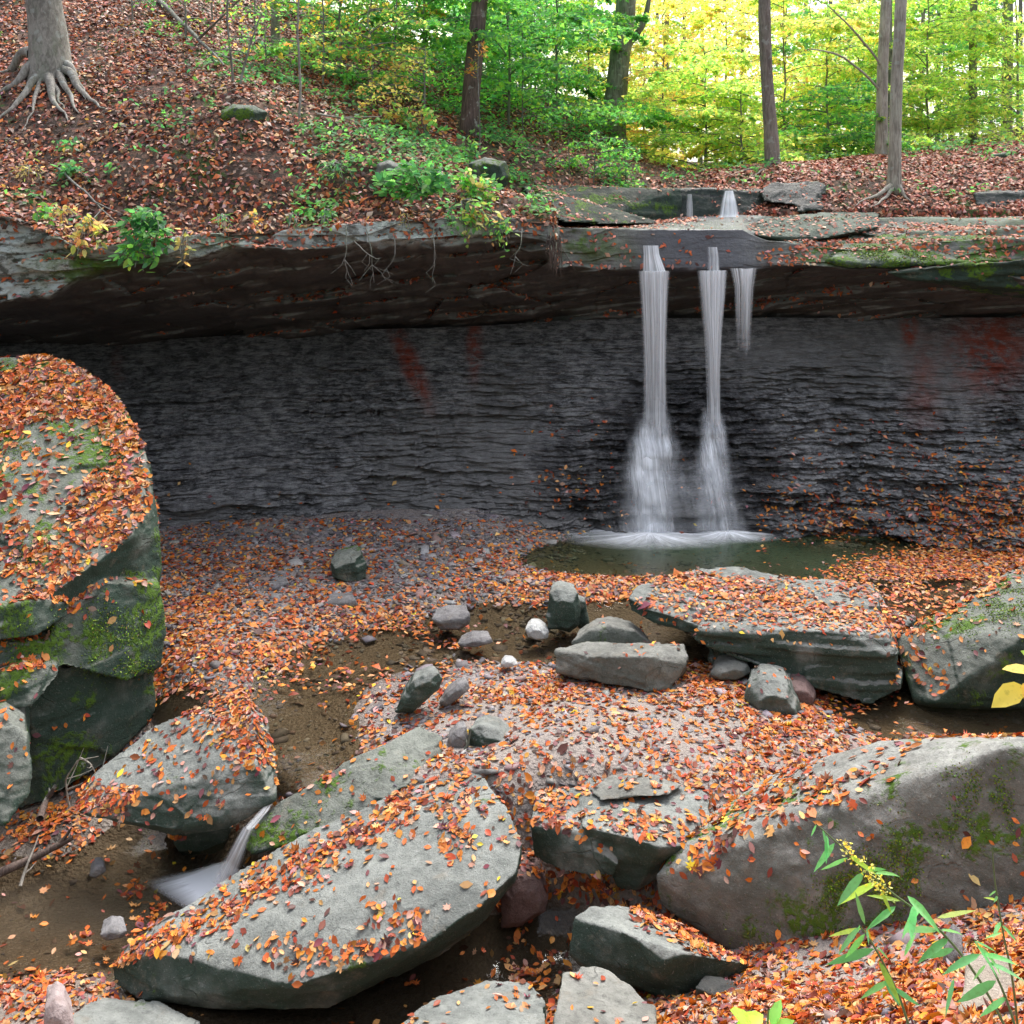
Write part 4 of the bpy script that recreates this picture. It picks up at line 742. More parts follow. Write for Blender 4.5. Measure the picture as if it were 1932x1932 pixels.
vis = lambda tri, y0=960: tri[(lambda x, y: (x > -150) & (x < 2420) & (y < 2100) & (y > y0))(*to_px(tri[:, 0]))]
P, N = scatter(vis(g_tri), 185000, 11, dens_ground, .2)
x_, y_ = to_px(P); near = P[:, 1] < 9.2
put('leaf_litter', 'orange beech leaves scattered over the near gravel bar and banks', P[near][:25000], N[near][:25000], .072, FALL, 21, True, .38)
put('leaf_litter', 'small rusty leaves mixed with the far gravel below the cliff', P[~near][:52000], N[~near][:52000], .07, FALL, 22, False, .35)
# leaves afloat
def dens_pool(P, N):
    x, y = to_px(P)
    return np.clip(1.3 * bump2(x, y, 1790, 1085, 190, 42, 1.6) * sm(1460, 1640, x + 2.2 * (y - 1060)) + .05 * clump(P, 2, .0, .2, 3) + .8 * bump2(x, y, 1720, 1150, 60, 30), 0, 1) * (x > 1430)
P, N = scatter(vis(pool_tri), 26000, 12, dens_pool)
put('floating_leaves', 'raft of orange leaves floating at the right end of the plunge pool', P, N, .07, FALL, 23, False, .10, .2, .004)
def dens_str(P, N):
    x, y = to_px(P)
    return np.clip(1.2 * bump2(x, y, 1740, 1120, 120, 34, 1.5) + .9 * bump2(x, y, 1590, 1330, 110, 22, 1.5) + .9 * bump2(x, y, 1650, 1400, 120, 14) + .35 * bump2(x, y, 780, 1185, 100, 12) + .6 * bump2(x, y, 360, 1290, 110, 24) + .30 * bump2(x, y, 600, 1275, 180, 30) + .4 * bump2(x, y, 860, 1215, 60, 8), 0, 1) * (.3 + .9 * clump(P, 2, .0, .2, 4))
P, N = scatter(vis(stream_tri), 30000, 13, dens_str)
put('floating_leaves', 'orange leaves drifted together on the shallow stream', P, N, .07, FALL, 24, False, .15, .2, .004)
def dens_crk(P, N):
    x, y = to_px(P)
    return np.clip(.9 * bump2(x, y, 252, 1680, 26, 16) + .9 * bump2(x, y, 298, 1712, 20, 9) + .9 * bump2(x, y, 155, 1768, 24, 10) + .8 * bump2(x, y, 300, 1760, 60, 30) + .02 + .5 * bump2(x, y, 1000, 1850, 60, 60), 0, 1)
P, N = scatter(vis(creek_tri), 9000, 14, dens_crk)
put('floating_leaves', 'clusters of orange leaves caught in the creek at lower left', P, N, .075, FALL, 25, True, .25, .2, .004)
# leaves on the rocks
def on_rock(label, n, dfun, seed, new_label, size=.068, near=True, pal=FALL, minz=.35, tilt=.25):
    P, N = scatter(vis(LEAF_TRI[label], 300), n, seed, dfun, minz)
    return put('leaf_litter', new_label, P, N, size, pal, seed, near, tilt)
K = list(LEAF_TRI)
key = lambda s: next(k for k in K if s in k)
def dR(base, sc=1.6, thr=.0, extra=None, soft=.16):
    def f(P, N):
        x, y = to_px(P); d = .7 * base * (.18 + 1.6 * clump(P, sc, thr + .05, soft, 8))
        if extra: d = d + extra(x, y)
        return np.clip(d * sm(.42, .66, N[:, 2]), 0, 1)
    return f
on_rock(key('huge leaf covered'), 15000, lambda P, N: np.clip((.14 + .75 * clump(P, 1.5, -.04, .16, 9)) * sm(.55, .75, N[:, 2]) * sm(318, 262, to_px(P)[0] + .0 * P[:, 0]) + .05 * sm(1100, 1150, to_px(P)[1]) * (to_px(P)[1] < 1260) * clump(P, 2.5, .1, .1, 2), 0, 1), 31, 'thick carpet of orange leaves over the huge left boulder', .085, True, FALL, .3, .35)
on_rock(key('green tinged boulder'), 250, dR(.5), 32, 'few leaves on the boulder cut by the left border')
on_rock(key('leaf strewn tilted'), 3400, dR(.75, 1.8, -.05), 33, 'orange leaves strewn over the tilted slab')
on_rock(key('narrow log shaped'), 800, dR(.25, 2, .1, lambda x, y: .7 * bump2(x, y, 600, 1470, 80, 22)), 34, 'leaves along the back edge of the log shaped slab')
on_rock(key('biggest flat grey'), 4000, dR(.34, 1.7, .10, lambda x, y: .95 * np.exp(-((y - (1838 - (x - 200) * .56)) / 26) ** 2) * (x < 780) + .6 * bump2(x, y, 640, 1795, 150, 22)), 35, 'orange leaves drifted along the left edge of the biggest flat slab')
on_rock(key('half buried grey ledge'), 1300, dR(.5, 1.7, -.05), 36, 'leaves on the half buried ledge')
on_rock(key('dark reddish rock'), 120, dR(.6), 37, 'leaves stuck on the dark reddish rock')
on_rock(key('smooth greenish angular'), 700, lambda P, N: (lambda x, y: np.clip(1.1 * np.exp(-((y - (1725 + (x - 1230) * .52)) / 26) ** 2) * (x > 1190), 0, 1))(*to_px(P)), 38, 'leaves sliding down the back of the angular rock')
on_rock(key('pale flat topped'), 420, dR(.45), 39, 'leaves on the pale flat topped rock')
on_rock(key('low grey flat rock'), 420, dR(.7), 40, 'leaf clusters on the low grey flat rock')
on_rock(key('massive foreground boulder'), 4200, dR(.55, 1.9, -.02, lambda x, y: -.25 * bump2(x, y, 1800, 1440, 120, 40) + .25 * bump2(x, y, 1350, 1640, 120, 40)), 41, 'orange leaves dotting the pale top of the massive foreground boulder', .078, True, FALL, .42)
on_rock(key('mossy leaf strewn sloping'), 3000, dR(.45, 1.6, .0, lambda x, y: 1.0 * np.exp(-((y - (1185 - (x - 1740) * .62)) / 24) ** 2)), 42, 'leaves over the mossy sloping boulder at the right border', .075, True)
on_rock(key('broad layered slab'), 6000, dR(.40, 1.5, .0, lambda x, y: .7 * np.exp(-((y - (1118 + (x - 1380) * .22)) / 16) ** 2) + .7 * bump2(x, y, 1640, 1180, 90, 22)), 43, 'leaves carpeting the broad layered slab', .07, False)
on_rock(key('blocky grey sandstone'), 260, dR(.3), 44, 'leaves on the blocky grey rock', .07, False)
on_rock(key('flat ribbed'), 120, dR(.5), 45, 'leaves on the ribbed stone', .07, False)
on_rock(key('rounded cracked'), 40, dR(.5), 46, 'a few leaves on the rounded cracked stone')
on_rock(key('pale sandy stone'), 150, dR(.3), 47, 'leaves on the half buried pale stone')
for i, s in enumerate(('long moss fronted', 'lower dark slab jutting', 'smooth greenish slab sloping', 'long dark mossy rock step', 'mossy wedge of rock', 'thin mossy loose', 'dark mossy slab on', 'low flat slab right', 'dark blocky outcrop', 'dark overhanging rock', 'wet black rock')):
    on_rock(key(s), 600, dR(.6, 1.5, -.05), 50 + i, 'leaves lying on the ' + ' '.join(s.split()[:4]) + (' above the falls'), .075, False, PINK, .5)
# leaves on the ledge, the cliff and the slopes
def dens_ledge(P, N):
    x, y = to_px(P)
    D = np.where(x > 1040, .38 * (.1 + 1.5 * clump(P, 1.4, .0, .15, 5)) + .6 * np.exp(-((y - (462 + .0 * (x - 1500))) / 12) ** 2) * (x > 1480) * (x < 1800) + .8 * np.exp(-((y - (512 - (x - 1780) * .11)) / 8) ** 2) * (x > 1660), .9)
    D = D * (1 - .8 * bump2(x, y, 1230, 470, 26, 60)) * (1 - .8 * bump2(x, y, 1345, 480, 36, 60)) + .25 * bump2(x, y, 1290, 465, 30, 40)
    e_ = np.interp(x, ST, TOP[0]); dr = sm(34, 8, y - e_) * (.5 + clump(P, 1.5, .0, .2, 15))
    return np.clip(np.where(x < 1045, np.maximum(D * sm(.55, .8, N[:, 2]), .22 * dr), D * sm(.15, .6, N[:, 2])), 0, 1)
P, N = scatter(vis(ledge_tri, 300), 40000, 61, dens_ledge, -.2)
put('leaf_litter', 'pinkish orange leaves on the bare rock ledge beside the wet lip', P, N, .08, PINK + [(.5, .12, .03, 5)], 62, False, .25)
def dens_cliff(P, N):
    x, y = to_px(P); t = (x - 1440) / 490
    D = .75 * sm(950 - 80 * t, 1020 - 60 * t, y) * sm(1470, 1600, x) * (.35 + clump(P, 1.3, -.05, .2, 5)) + .14 * sm(760, 900, y) * sm(1400, 1460, x) * (.2 + clump(P, 1.5, .0, .2, 3)) + .30 * bump2(x, y, 1060, 900, 70, 110) * clump(P, 2, .05, .15, 4) + .025 * sm(850, 980, y)
    return np.clip(D, 0, 1)
P, N = scatter(vis(cliff_tri, 600), 60000, 63, dens_cliff, .0)
put('leaf_litter', 'red and orange leaves clinging to the dark shale right of the waterfall', P, N, .075, FALL, 64, False, .35)
def dens_hill(P, N):
    x, y = to_px(P)
    D = np.where(x < 1050, .95 * (.5 + .7 * clump(P, 1.1, -.12, .2, 6)), .9 * (.4 + .8 * clump(P, .9, -.2, .25, 7)))
    for mx, my, mr in ((190,120,40),(290,175,36),(330,210,30),(280,310,30),(120,250,40),(40,130,30),(460,320,50),(350,60,40),(20,200,26),(600,250,60),(70,330,30)): D = D * (1 - .6 * bump2(x, y, mx, my, mr, mr * .45))
    D = np.where((x > 860) & (x < 1330) & (P[:, 1] > 15), D * .28, D)
    return np.clip(D * sm(34, 20, P[:, 1]) * ((P[:, 1] > 16.6) | (x < 1050)), 0, 1)
ht = vis(hill_tri, -60); ht = ht[ht[:, 0, 1] < 30]
P, N = scatter(ht, 260000, 65, dens_hill, .0)
x_, y_ = to_px(P); L = x_ < 1050
put('leaf_litter', 'rusty brown leaf litter covering the steep left hillside', P[L], N[L], .088, SLOPE, 66, False, .5, .25, .02)
put('leaf_litter', 'pinkish leaf litter covering the bank right of the upper falls', P[~L], N[~L], .09, PINK, 67, False, .45, .2, .02)

# pebbles and shale chips
def chips(name, label, P, N, size, seed, mat, flat=.35):
    r = RS(seed); n = len(P); c = np.array([(-1,-1,-1),(1,-1,-1),(1,1,-1),(-1,1,-1),(-1,-1,1),(1,-1,1),(1,1,1),(-1,1,1)], float) * .5
    F6 = np.array([(0,3,2,1),(4,5,6,7),(0,1,5,4),(1,2,6,5),(2,3,7,6),(3,0,4,7)])
    a = r.uniform(0, 6.28, n); sx = size * r.lognormal(0, .45, n); sy = sx * r.uniform(.5, .9, n); szz = sx * r.uniform(.12, flat, n)
    L = c[None] * np.stack([sx, sy, szz], 1)[:, None] * (1 + .35 * r.normal(size=(n, 8, 3)) * [1, 1, .5])
    L[:, 4:, :2] *= .78
    ca, sa = np.cos(a)[:, None], np.sin(a)[:, None]; X = L[..., 0] * ca - L[..., 1] * sa; Y = L[..., 0] * sa + L[..., 1] * ca
    tx, ty = r.normal(size=(2, n)) * .22; Z = L[..., 2] + X * tx[:, None] + Y * ty[:, None]
    V = np.stack([X, Y, Z], -1) + P[:, None] + [0, 0, .002]
    idx = (F6.ravel()[None] + (np.arange(n) * 8)[:, None]).ravel()
    me = raw_mesh(name, V.reshape(-1, 3), np.full(n * 6, 4), idx, mat)
    C = palette(n, [(.20, .18, .19, 4), (.11, .10, .11, 4), (.30, .28, .28, 2), (.22, .15, .13, 2), (.34, .32, .31, .3)], seed, .09); col_attr(me, 'Col', np.repeat(C, 8, 0))
    return tag(link(name, me, None, tuple(P.mean(0))), label, None, None, 'stuff')
mP, n_, l_, b_ = mat_new('pebbles'); g_ = G(n_, l_); l_.new(g_.mix(g_.rng(g_.noise(g_.pos(), 70, 3), .4, .7, 0, .4), g_.attr('Col')[0], (.08, .07, .065)), b_.inputs['Base Color']); b_.inputs['Roughness'].default_value = .7
P, N = scatter(vis(g_tri), 60000, 15, lambda P, N: (lambda x, y: np.clip(.75 * sm(1330, 1150, y) * (x < 1100) + .15 + .3 * bump2(x, y, 1100, 1480, 300, 60), 0, 1) * clump(P, 2, -.1, .3, 2) * (y < 1500))(*to_px(P)), .3)
chips('pebbles', 'grey and purple shale chips over the far gravel flat', P, N, .045, 16, mP)
P, N = scatter(vis(g_tri), 30000, 17, lambda P, N: (lambda x, y: (y > 1450) * (.3 * clump(P, 2, .1, .3, 2)))(*to_px(P)), .3)
chips('pebbles', 'small stones between the foreground slabs', P[:5000], N[:5000], .03, 18, mP)

# ------------------------------------------------------------------ falling water
def sheet(name, rows, mat, parent, dens=None, nu=40, nv=90, u0=0, wob=.02, seed=0, edge=.18, cat=None):
    """rows: (left px, right px, py, Y, density) from top to bottom"""
    R = np.array(rows, float); t = np.linspace(0, 1, nv); k = np.linspace(0, 1, len(R))
    q = np.stack([np.interp(t, k, R[:, c]) for c in range(R.shape[1])], 1)
    for _ in range(2): q[1:-1] = (q[:-2] + 2 * q[1:-1] + q[2:]) / 4
    u = np.linspace(0, 1, nu)[None]; PXs = q[:, 0:1] * (1 - u) + q[:, 1:2] * u; Ys = q[:, 3:4] + 0 * u
    X = (PXs - 966) / F * Ys; Z = H - (q[:, 2:3] - HZ) / F * Ys
    Ys = Ys + wob * nz(X * 6, Z * .3, seed, 1.5, 3) - .05 * np.sin(u * np.pi)
    me, _ = grid_mesh(name, X, Ys, Z + 0 * X, mat)
    L = np.concatenate([[0], np.cumsum(np.linalg.norm(np.diff(np.stack([q[:, 2] / F * 14, q[:, 3]], 1), axis=0), axis=1))])
    wmean = (q[:, 1] - q[:, 0]).mean() / F * q[:, 3].mean()
    e = sm(0, edge, u) * sm(0, edge, 1 - u)
    D = q[:, 4:5] * e
    fl = np.stack([u * wmean + u0 + 0 * D, L[:, None] + 0 * D, D], -1).reshape(-1, 3); col_attr(me, 'flow', fl)
    return under(parent, name, me)
mw1 = falls_mat('falling_water', 16, .22, .40, .66, 1.35); mw2 = falls_mat('falling_threads', 40, .18, .46, .64, 1.5); mw3 = falls_mat('cascade_water', 22, 2.6, .38, .66, 1.2)

def shale_Y(px, py):
    """distance of the shale at a picture position, nearest of the neighbourhood"""
    px, py = np.broadcast_arrays(px, py); out = np.full(px.shape, 99.)
    for dc in (-14, -7, 0, 7, 14):
        c = np.clip(np.searchsorted(cx, px) + dc, 0, len(cx) - 1)
        for i, cc in np.ndenumerate(c):
            col = SHP[:, cc]; j = np.argsort(col); out[i] = min(out[i], np.interp(py[i], col[j], SHY[j, cc]))
    return out
def cascade(name, rows, mat, parent, nu=26, nv=60, seed=0, u0=0, edge=.35):
    R = np.array(rows, float); t = np.linspace(0, 1, nv); k = np.linspace(0, 1, len(R)); q = np.stack([np.interp(t, k, R[:, c]) for c in range(4)], 1)
    u = np.linspace(0, 1, nu)[None]; PXs = q[:, 0:1] * (1 - u) + q[:, 1:2] * u; PYs = q[:, 2:3] + 0 * u
    Ys = shale_Y(PXs[::3, ::3], PYs[::3, ::3])
    Yf = np.stack([np.interp(np.arange(nu), np.arange(nu)[::3], r) for r in Ys]); Yf = np.stack([np.interp(np.arange(nv), np.arange(nv)[::3], c) for c in Yf.T]).T
    for _ in range(3):
        Yf[1:-1] = (Yf[:-2] + 2 * Yf[1:-1] + Yf[2:]) / 4; Yf[:, 1:-1] = (Yf[:, :-2] + 2 * Yf[:, 1:-1] + Yf[:, 2:]) / 4
    Yf = Yf - .05 - .05 * np.sin(u * np.pi) + .03 * nz(PXs / 30, PYs / 40, seed, 1, 2)
    X = (PXs - 966) / F * Yf; Z = H - (PYs - HZ) / F * Yf
    me, _ = grid_mesh(name, X, Yf, Z, mat); e = sm(0, edge, u) * sm(0, edge, 1 - u)
    D = q[:, 3:4] * e * (.75 + .7 * nz(PXs / 22, PYs / 30, seed + 3, 1, 3))
    col_attr(me, 'flow', np.stack([X + u0, Z * 1.0, np.clip(D, 0, 1.2)], -1).reshape(-1, 3)); return under(parent, name, me)

wf = empty('waterfall', A(1235, 1000, 13.6), 'left and fuller white waterfall dropping from the ledge into the plunge pool', 'waterfall', None)
sheet('lip_cascade', [(1212,1243,463,14.56,1.),(1213,1245,480,14.50,1.1),(1212,1252,498,14.42,1.1),(1211,1258,513,14.36,1.1)], mw1, wf, nv=30, seed=1, edge=.08)
sheet('veil', [(1202,1266,511,14.36,.8),(1206,1262,560,14.30,.85),(1209,1260,620,14.26,.8),(1211,1259,700,14.22,.75),(1211,1261,780,14.12,.8),(1208,1264,830,14.0,.0)], mw1, wf, nu=60, nv=120, seed=2)
sheet('threads', [(1204,1263,512,14.33,.9),(1210,1260,600,14.24,.8),(1214,1258,700,14.18,.6),(1214,1258,810,14.12,.1)], mw2, wf, nu=60, nv=120, seed=3, u0=3)
cascade('cascade', [(1205,1268,778,.7),(1194,1280,808,1.1),(1178,1288,842,1.2),(1168,1290,900,.75),(1164,1292,960,.6),(1160,1296,1004,.75)], mw3, wf, seed=5)
cascade('cascade', [(1205,1262,800,.8),(1195,1268,840,1.2),(1188,1276,900,1.0),(1186,1272,960,.85),(1186,1272,1004,.9)], mw1, wf, seed=6, u0=2)
cascade('cascade', [(1150,1420,850,.05),(1130,1420,920,.20),(1110,1430,1004,.26)], mw3, wf, seed=7, u0=4, edge=.4)
wf2 = empty('waterfall', A(1350, 1000, 13.6), 'second, narrower white waterfall right beside the fuller one', 'waterfall', None)
sheet('lip_cascade', [(1332,1356,466,14.56,.9),(1334,1358,485,14.50,.7),(1334,1358,500,14.42,.7),(1333,1360,513,14.36,.8)], mw2, wf2, nv=30, seed=11)
sheet('veil', [(1314,1374,510,14.36,.85),(1320,1370,560,14.30,.8),(1326,1364,620,14.26,.75),(1330,1360,700,14.2,.6),(1332,1360,770,14.12,.65),(1328,1364,820,14.02,0)], mw1, wf2, nu=60, nv=120, seed=12, u0=5)
sheet('threads', [(1314,1374,511,14.33,.9),(1322,1366,600,14.24,.8),(1336,1358,700,14.18,.5),(1338,1356,800,14.12,.1)], mw2, wf2, nu=60, nv=120, seed=13, u0=8)
cascade('cascade', [(1322,1366,768,.7),(1312,1376,815,1.0),(1306,1382,860,.9),(1302,1390,920,.55),(1302,1408,970,.5),(1300,1420,1006,.6)], mw3, wf2, seed=15, u0=6)
cascade('cascade', [(1325,1366,780,.5),(1318,1374,830,1.0),(1316,1380,880,.8),(1310,1390,940,.4),(1306,1400,1000,.4)], mw1, wf2, seed=16, u0=8)
wf3 = empty('waterfall', A(1402, 700, 14.3), 'thin wispy trickle dripping off the ledge right of the two main falls', 'waterfall', None)
sheet('threads', [(1376,1430,506,14.38,.75),(1384,1424,540,14.34,.65),(1386,1420,600,14.30,.45),(1388,1418,660,14.28,.1)], mw2, wf3, nu=50, nv=90, seed=21, u0=11, edge=.1)
sheet('threads', [(1394,1422,507,14.35,.95),(1400,1414,550,14.32,.8),(1402,1412,610,14.28,.5),(1402,1411,670,14.26,.1)], mw1, wf3, nu=20, nv=90, seed=22, u0=14)
for nm, lab, rows, sd_ in (('waterfall', 'tiny white fall over the upper rock step, farther right one', [(1366,1384,360,16.62,.7),(1360,1390,380,16.5,.85),(1355,1395,405,16.42,.9),(1350,1400,414,16.35,.9)], 31),
                     ('waterfall', 'faint narrow trickle on the upper rock step, left one', [(1296,1306,366,16.68,.4),(1294,1308,390,16.62,.5),(1294,1308,420,16.55,.45)], 33)):
    e = empty(nm, A(rows[-1][0] + 10, rows[-1][2], rows[-1][3]), lab, 'waterfall', 'small falls over the upper rock step')
    sheet('veil', [(a, b, c, Y - .12, d) for a, b, c, Y, d in rows], falls_mat('upper_falls', 30, .5, .34, .6, 1.3), e, nu=24, nv=30, seed=sd_)
# foam where the falls strike the pool
def foam(name, label, cx_, cy_, rx, ry, z0, h, mat, streak=14, dirx=0, cat='foam'):
    nr_, na = 30, 120; rr = np.linspace(0, 1, nr_)[:, None]; aa = np.linspace(0, 2 * np.pi, na)[None]
    X = cx_ + rx * rr * np.cos(aa) + dirx * rr; Y = cy_ + ry * rr * np.sin(aa); Zf = z0 + h * (1 - rr) ** 2 + 0 * X + .01 * nz(X, Y, 1, 8, 2) * (1 - rr)
    me, _ = grid_mesh(name, X, Y, Zf, mat); D = (1 - rr) ** 1.3 * (1.25 + .8 * nz(np.cos(aa) * 3 + 0 * rr, np.sin(aa) * 3, 2, 1.6, 3))
    col_attr(me, 'flow', np.stack([np.abs(aa - np.pi) * streak / 6 + 0 * rr, rr * 1.5 + 0 * aa, np.clip(D, 0, 1)], -1).reshape(-1, 3)); return tag(link(name, me, None, (cx_, cy_, z0)), label, cat)
mf = falls_mat('foam', 5, 2.0, .30, .66, 1.5)
foam('foam', 'round white foam spreading where the fuller waterfall strikes the pool', (1225 - 966) / F * 13.2, 13.15, 1.3, .62, .012, .035, mf)
foam('foam', 'thin foam fringe at the foot of the narrower waterfall', (1370 - 966) / F * 13.2, 13.15, .8, .35, .012, .06, mf)
lc = empty('cascade', A(440, 1650, 7.8), 'small white cascade spouting between two slabs at lower left', 'cascade')
sheet('chute', [(506,520,1506,7.66,.6),(490,508,1528,7.55,.7),(462,484,1558,7.42,.9)], mw1, lc, nu=20, nv=30, seed=41)
sheet('spout', [(460,484,1555,7.42,1.),(446,474,1578,7.40,1.1),(430,466,1606,7.40,1.2),(412,458,1634,7.42,1.2),(396,450,1662,7.45,1.)], mw1, lc, nu=30, nv=40, seed=42, edge=.3)
zz = -.775
def fan(rows, seed):
    R = np.array(rows, float); t = np.linspace(0, 1, 50); k = np.linspace(0, 1, len(R)); q = np.stack([np.interp(t, k, R[:, c]) for c in range(5)], 1); u = np.linspace(0, 1, 40)[None]
    px = q[:, 0:1] * (1 - u) + q[:, 2:3] * u; py = q[:, 1:2] * (1 - u) + q[:, 3:4] * u; z = zz + .09 * (1 - t[:, None]) ** 2 * np.sin(u * np.pi); Y = (H - z) * F / (py - HZ)
    X = (px - 966) / F * Y; me, _ = grid_mesh('splash', X, Y, z, mf2); e = sm(0, .3, u) * sm(0, .3, 1 - u)
    col_attr(me, 'flow', np.stack([u * .6 + 0 * px + seed, t[:, None] * .8 + 0 * px, np.clip(q[:, 4:5] * e, 0, 1)], -1).reshape(-1, 3)); return under(lc, 'splash', me)
mf2 = falls_mat('splash_water', 18, .8, .22, .55, 1.9)
fan([(425,1622,462,1650,1.1),(398,1628,452,1668,1.2),(362,1640,430,1686,1.0),(310,1650,400,1708,.5),(260,1660,370,1730,0)], 1)
fan([(455,1630,470,1648,.5),(470,1636,485,1650,.3),(485,1640,500,1650,0)], 3)

# ------------------------------------------------------------------ trees
B_beech = bark_mat('beech_bark', (.16, .145, .125), (.36, .335, .30), .25, .6, .5)
B_dark = bark_mat('dark_furrowed_bark', (.045, .03, .026), (.17, .12, .10), .1, 1.1, .12)
B_grey = bark_mat('grey_bark', (.10, .095, .085), (.27, .26, .235), .35, .8, .15)
B_pale = bark_mat('pale_flaky_bark', (.22, .19, .16), (.48, .44, .38), .12, .9, .12)
mF = leaf_mat('living_leaves', .55, .45, .92, 1.5, .25)
GREEN = [(.12, .34, .06, 5), (.08, .25, .07, 4), (.20, .42, .06, 4), (.32, .46, .06, 1.5), (.07, .20, .08, 2)]
DKGRN = [(.05, .18, .05, 4), (.09, .27, .04, 4), (.04, .13, .05, 3), (.16, .36, .05, 1)]
LIME = [(.34, .48, .08, 5), (.24, .42, .08, 4), (.48, .54, .12, 4), (.62, .55, .14, 2), (.14, .30, .08, 2)]
YELL = [(.62, .52, .12, 4), (.48, .54, .12, 5), (.64, .42, .12, 1.5), (.34, .46, .10, 4), (.58, .30, .12, .5)]
GOLD = [(.62, .45, .12, 3), (.58, .32, .12, 1.5), (.52, .50, .12, 4), (.36, .44, .10, 3)]
RUST = [(.50, .20, .05, 3), (.60, .34, .08, 3), (.35, .30, .06, 1.5), (.16, .26, .05, 1)]
MIX = [(.16, .34, .05, 4), (.09, .25, .05, 3), (.62, .45, .06, 1.5), (.55, .25, .06, 1)]
def hill_z(x, y): return float(tU(np.array([x]), np.array([y]))[0])
def spray_leaves(r, segs, n, size, pal, seed, tilt=.55, w=.34, tmpl=LEAF4):
    """flat fans of leaves along branch curves"""
    Ls = np.array([np.linalg.norm(s[-1] - s[0]) for s in segs]); k = r.choice(len(segs), n, p=Ls / Ls.sum()); P = np.empty((n, 3)); 
    t = r.beta(1.6, 1.1, n); off = r.uniform(-1, 1, n)
    for i in range(len(segs)):
        m = k == i; s = segs[i]; j = t[m] * (len(s) - 1); a = np.floor(j).astype(int).clip(0, len(s) - 2); f = (j - a)[:, None]
        q = s[a] * (1 - f) + s[a + 1] * f; d = s[-1] - s[0]; side = np.array([-d[1], d[0], 0]); side /= np.linalg.norm(side) + 1e-6
        ww = w * Ls[i] * np.sin(np.clip(t[m] * 1.15, .12, 1) * np.pi) ** .6 + .05
        o = off[m]; q = q + side * (o * ww)[:, None]; q[:, 2] += -np.abs(o) * ww * .25 + r.normal(size=m.sum()) * .035; P[m] = q
    N = np.tile([0, 0, 1.], (n, 1)) + r.normal(size=(n, 3)) * .2
    C = palette(n, pal, seed, .12) * (1 + .25 * fbm(P * 1.1 + seed, 2))[:, None]
    return leaves('crown', P, N, size * r.uniform(.7, 1.2, n), np.clip(C, .01, .95), mF, tmpl, tilt, 0, seed, 1.4)
def young_tree(label, px, py, Y, h, spread, pal, n, seed, nb=16, name='young_tree', lean=(0, 0), size=.105, low=.12, group='leafy understory trees beyond the falls', bark=None, az=None, r0=.035, cat='tree'):
    r = RS(seed); b = A(px, py, Y); b[2] = min(b[2], hill_z(b[0], b[1]) + .05) if py < 900 else b[2]
    e = empty(name, b, label, cat, group)
    top = b + np.array([lean[0], lean[1], h]); tr = wobble(bez(b - [0, 0, .15], b + np.array([lean[0] * .2, lean[1] * .2, h * .5]), top, 14), .10, seed)
    paths = [(tr, np.linspace(r0, .008, 14))]; segs = []
    for i in range(nb):
        t = low + (1 - low) * ((i + r.rand()) / nb); j = t * 13; a = min(int(j), 12); p = tr[a] + (tr[a + 1] - tr[a]) * (j - a)
        th = r.uniform(0, 6.28) if az is None else r.uniform(*az); L = spread * (1.05 - .55 * t) * r.uniform(.65, 1.15)
        d = np.array([math.cos(th), math.sin(th), 0]); q = bez(p, p + d * L * .5 + [0, 0, L * r.uniform(.12, .32)], p + d * L + [0, 0, L * r.uniform(-.22, .08)], 7)
        segs.append(q); paths.append((q, np.linspace(.014, .004, 7)))
        for s_ in (-1, 1, -1, 1):
            m = r.randint(2, 6); dd = q[-1] - q[0]; side = np.array([-dd[1], dd[0], 0]) * s_; side /= np.linalg.norm(side) + 1e-6
            e2 = q[m] + side * L * .28 + dd * .22; paths.append((np.stack([q[m], (q[m] + e2) / 2 + [0, 0, .02], e2]), [.006, .004, .003]))
    under(e, 'trunk', tubes('trunk', paths, bark or B_grey, 5)); under(e, 'crown', spray_leaves(r, segs, n, size, pal, seed + 1)); return e
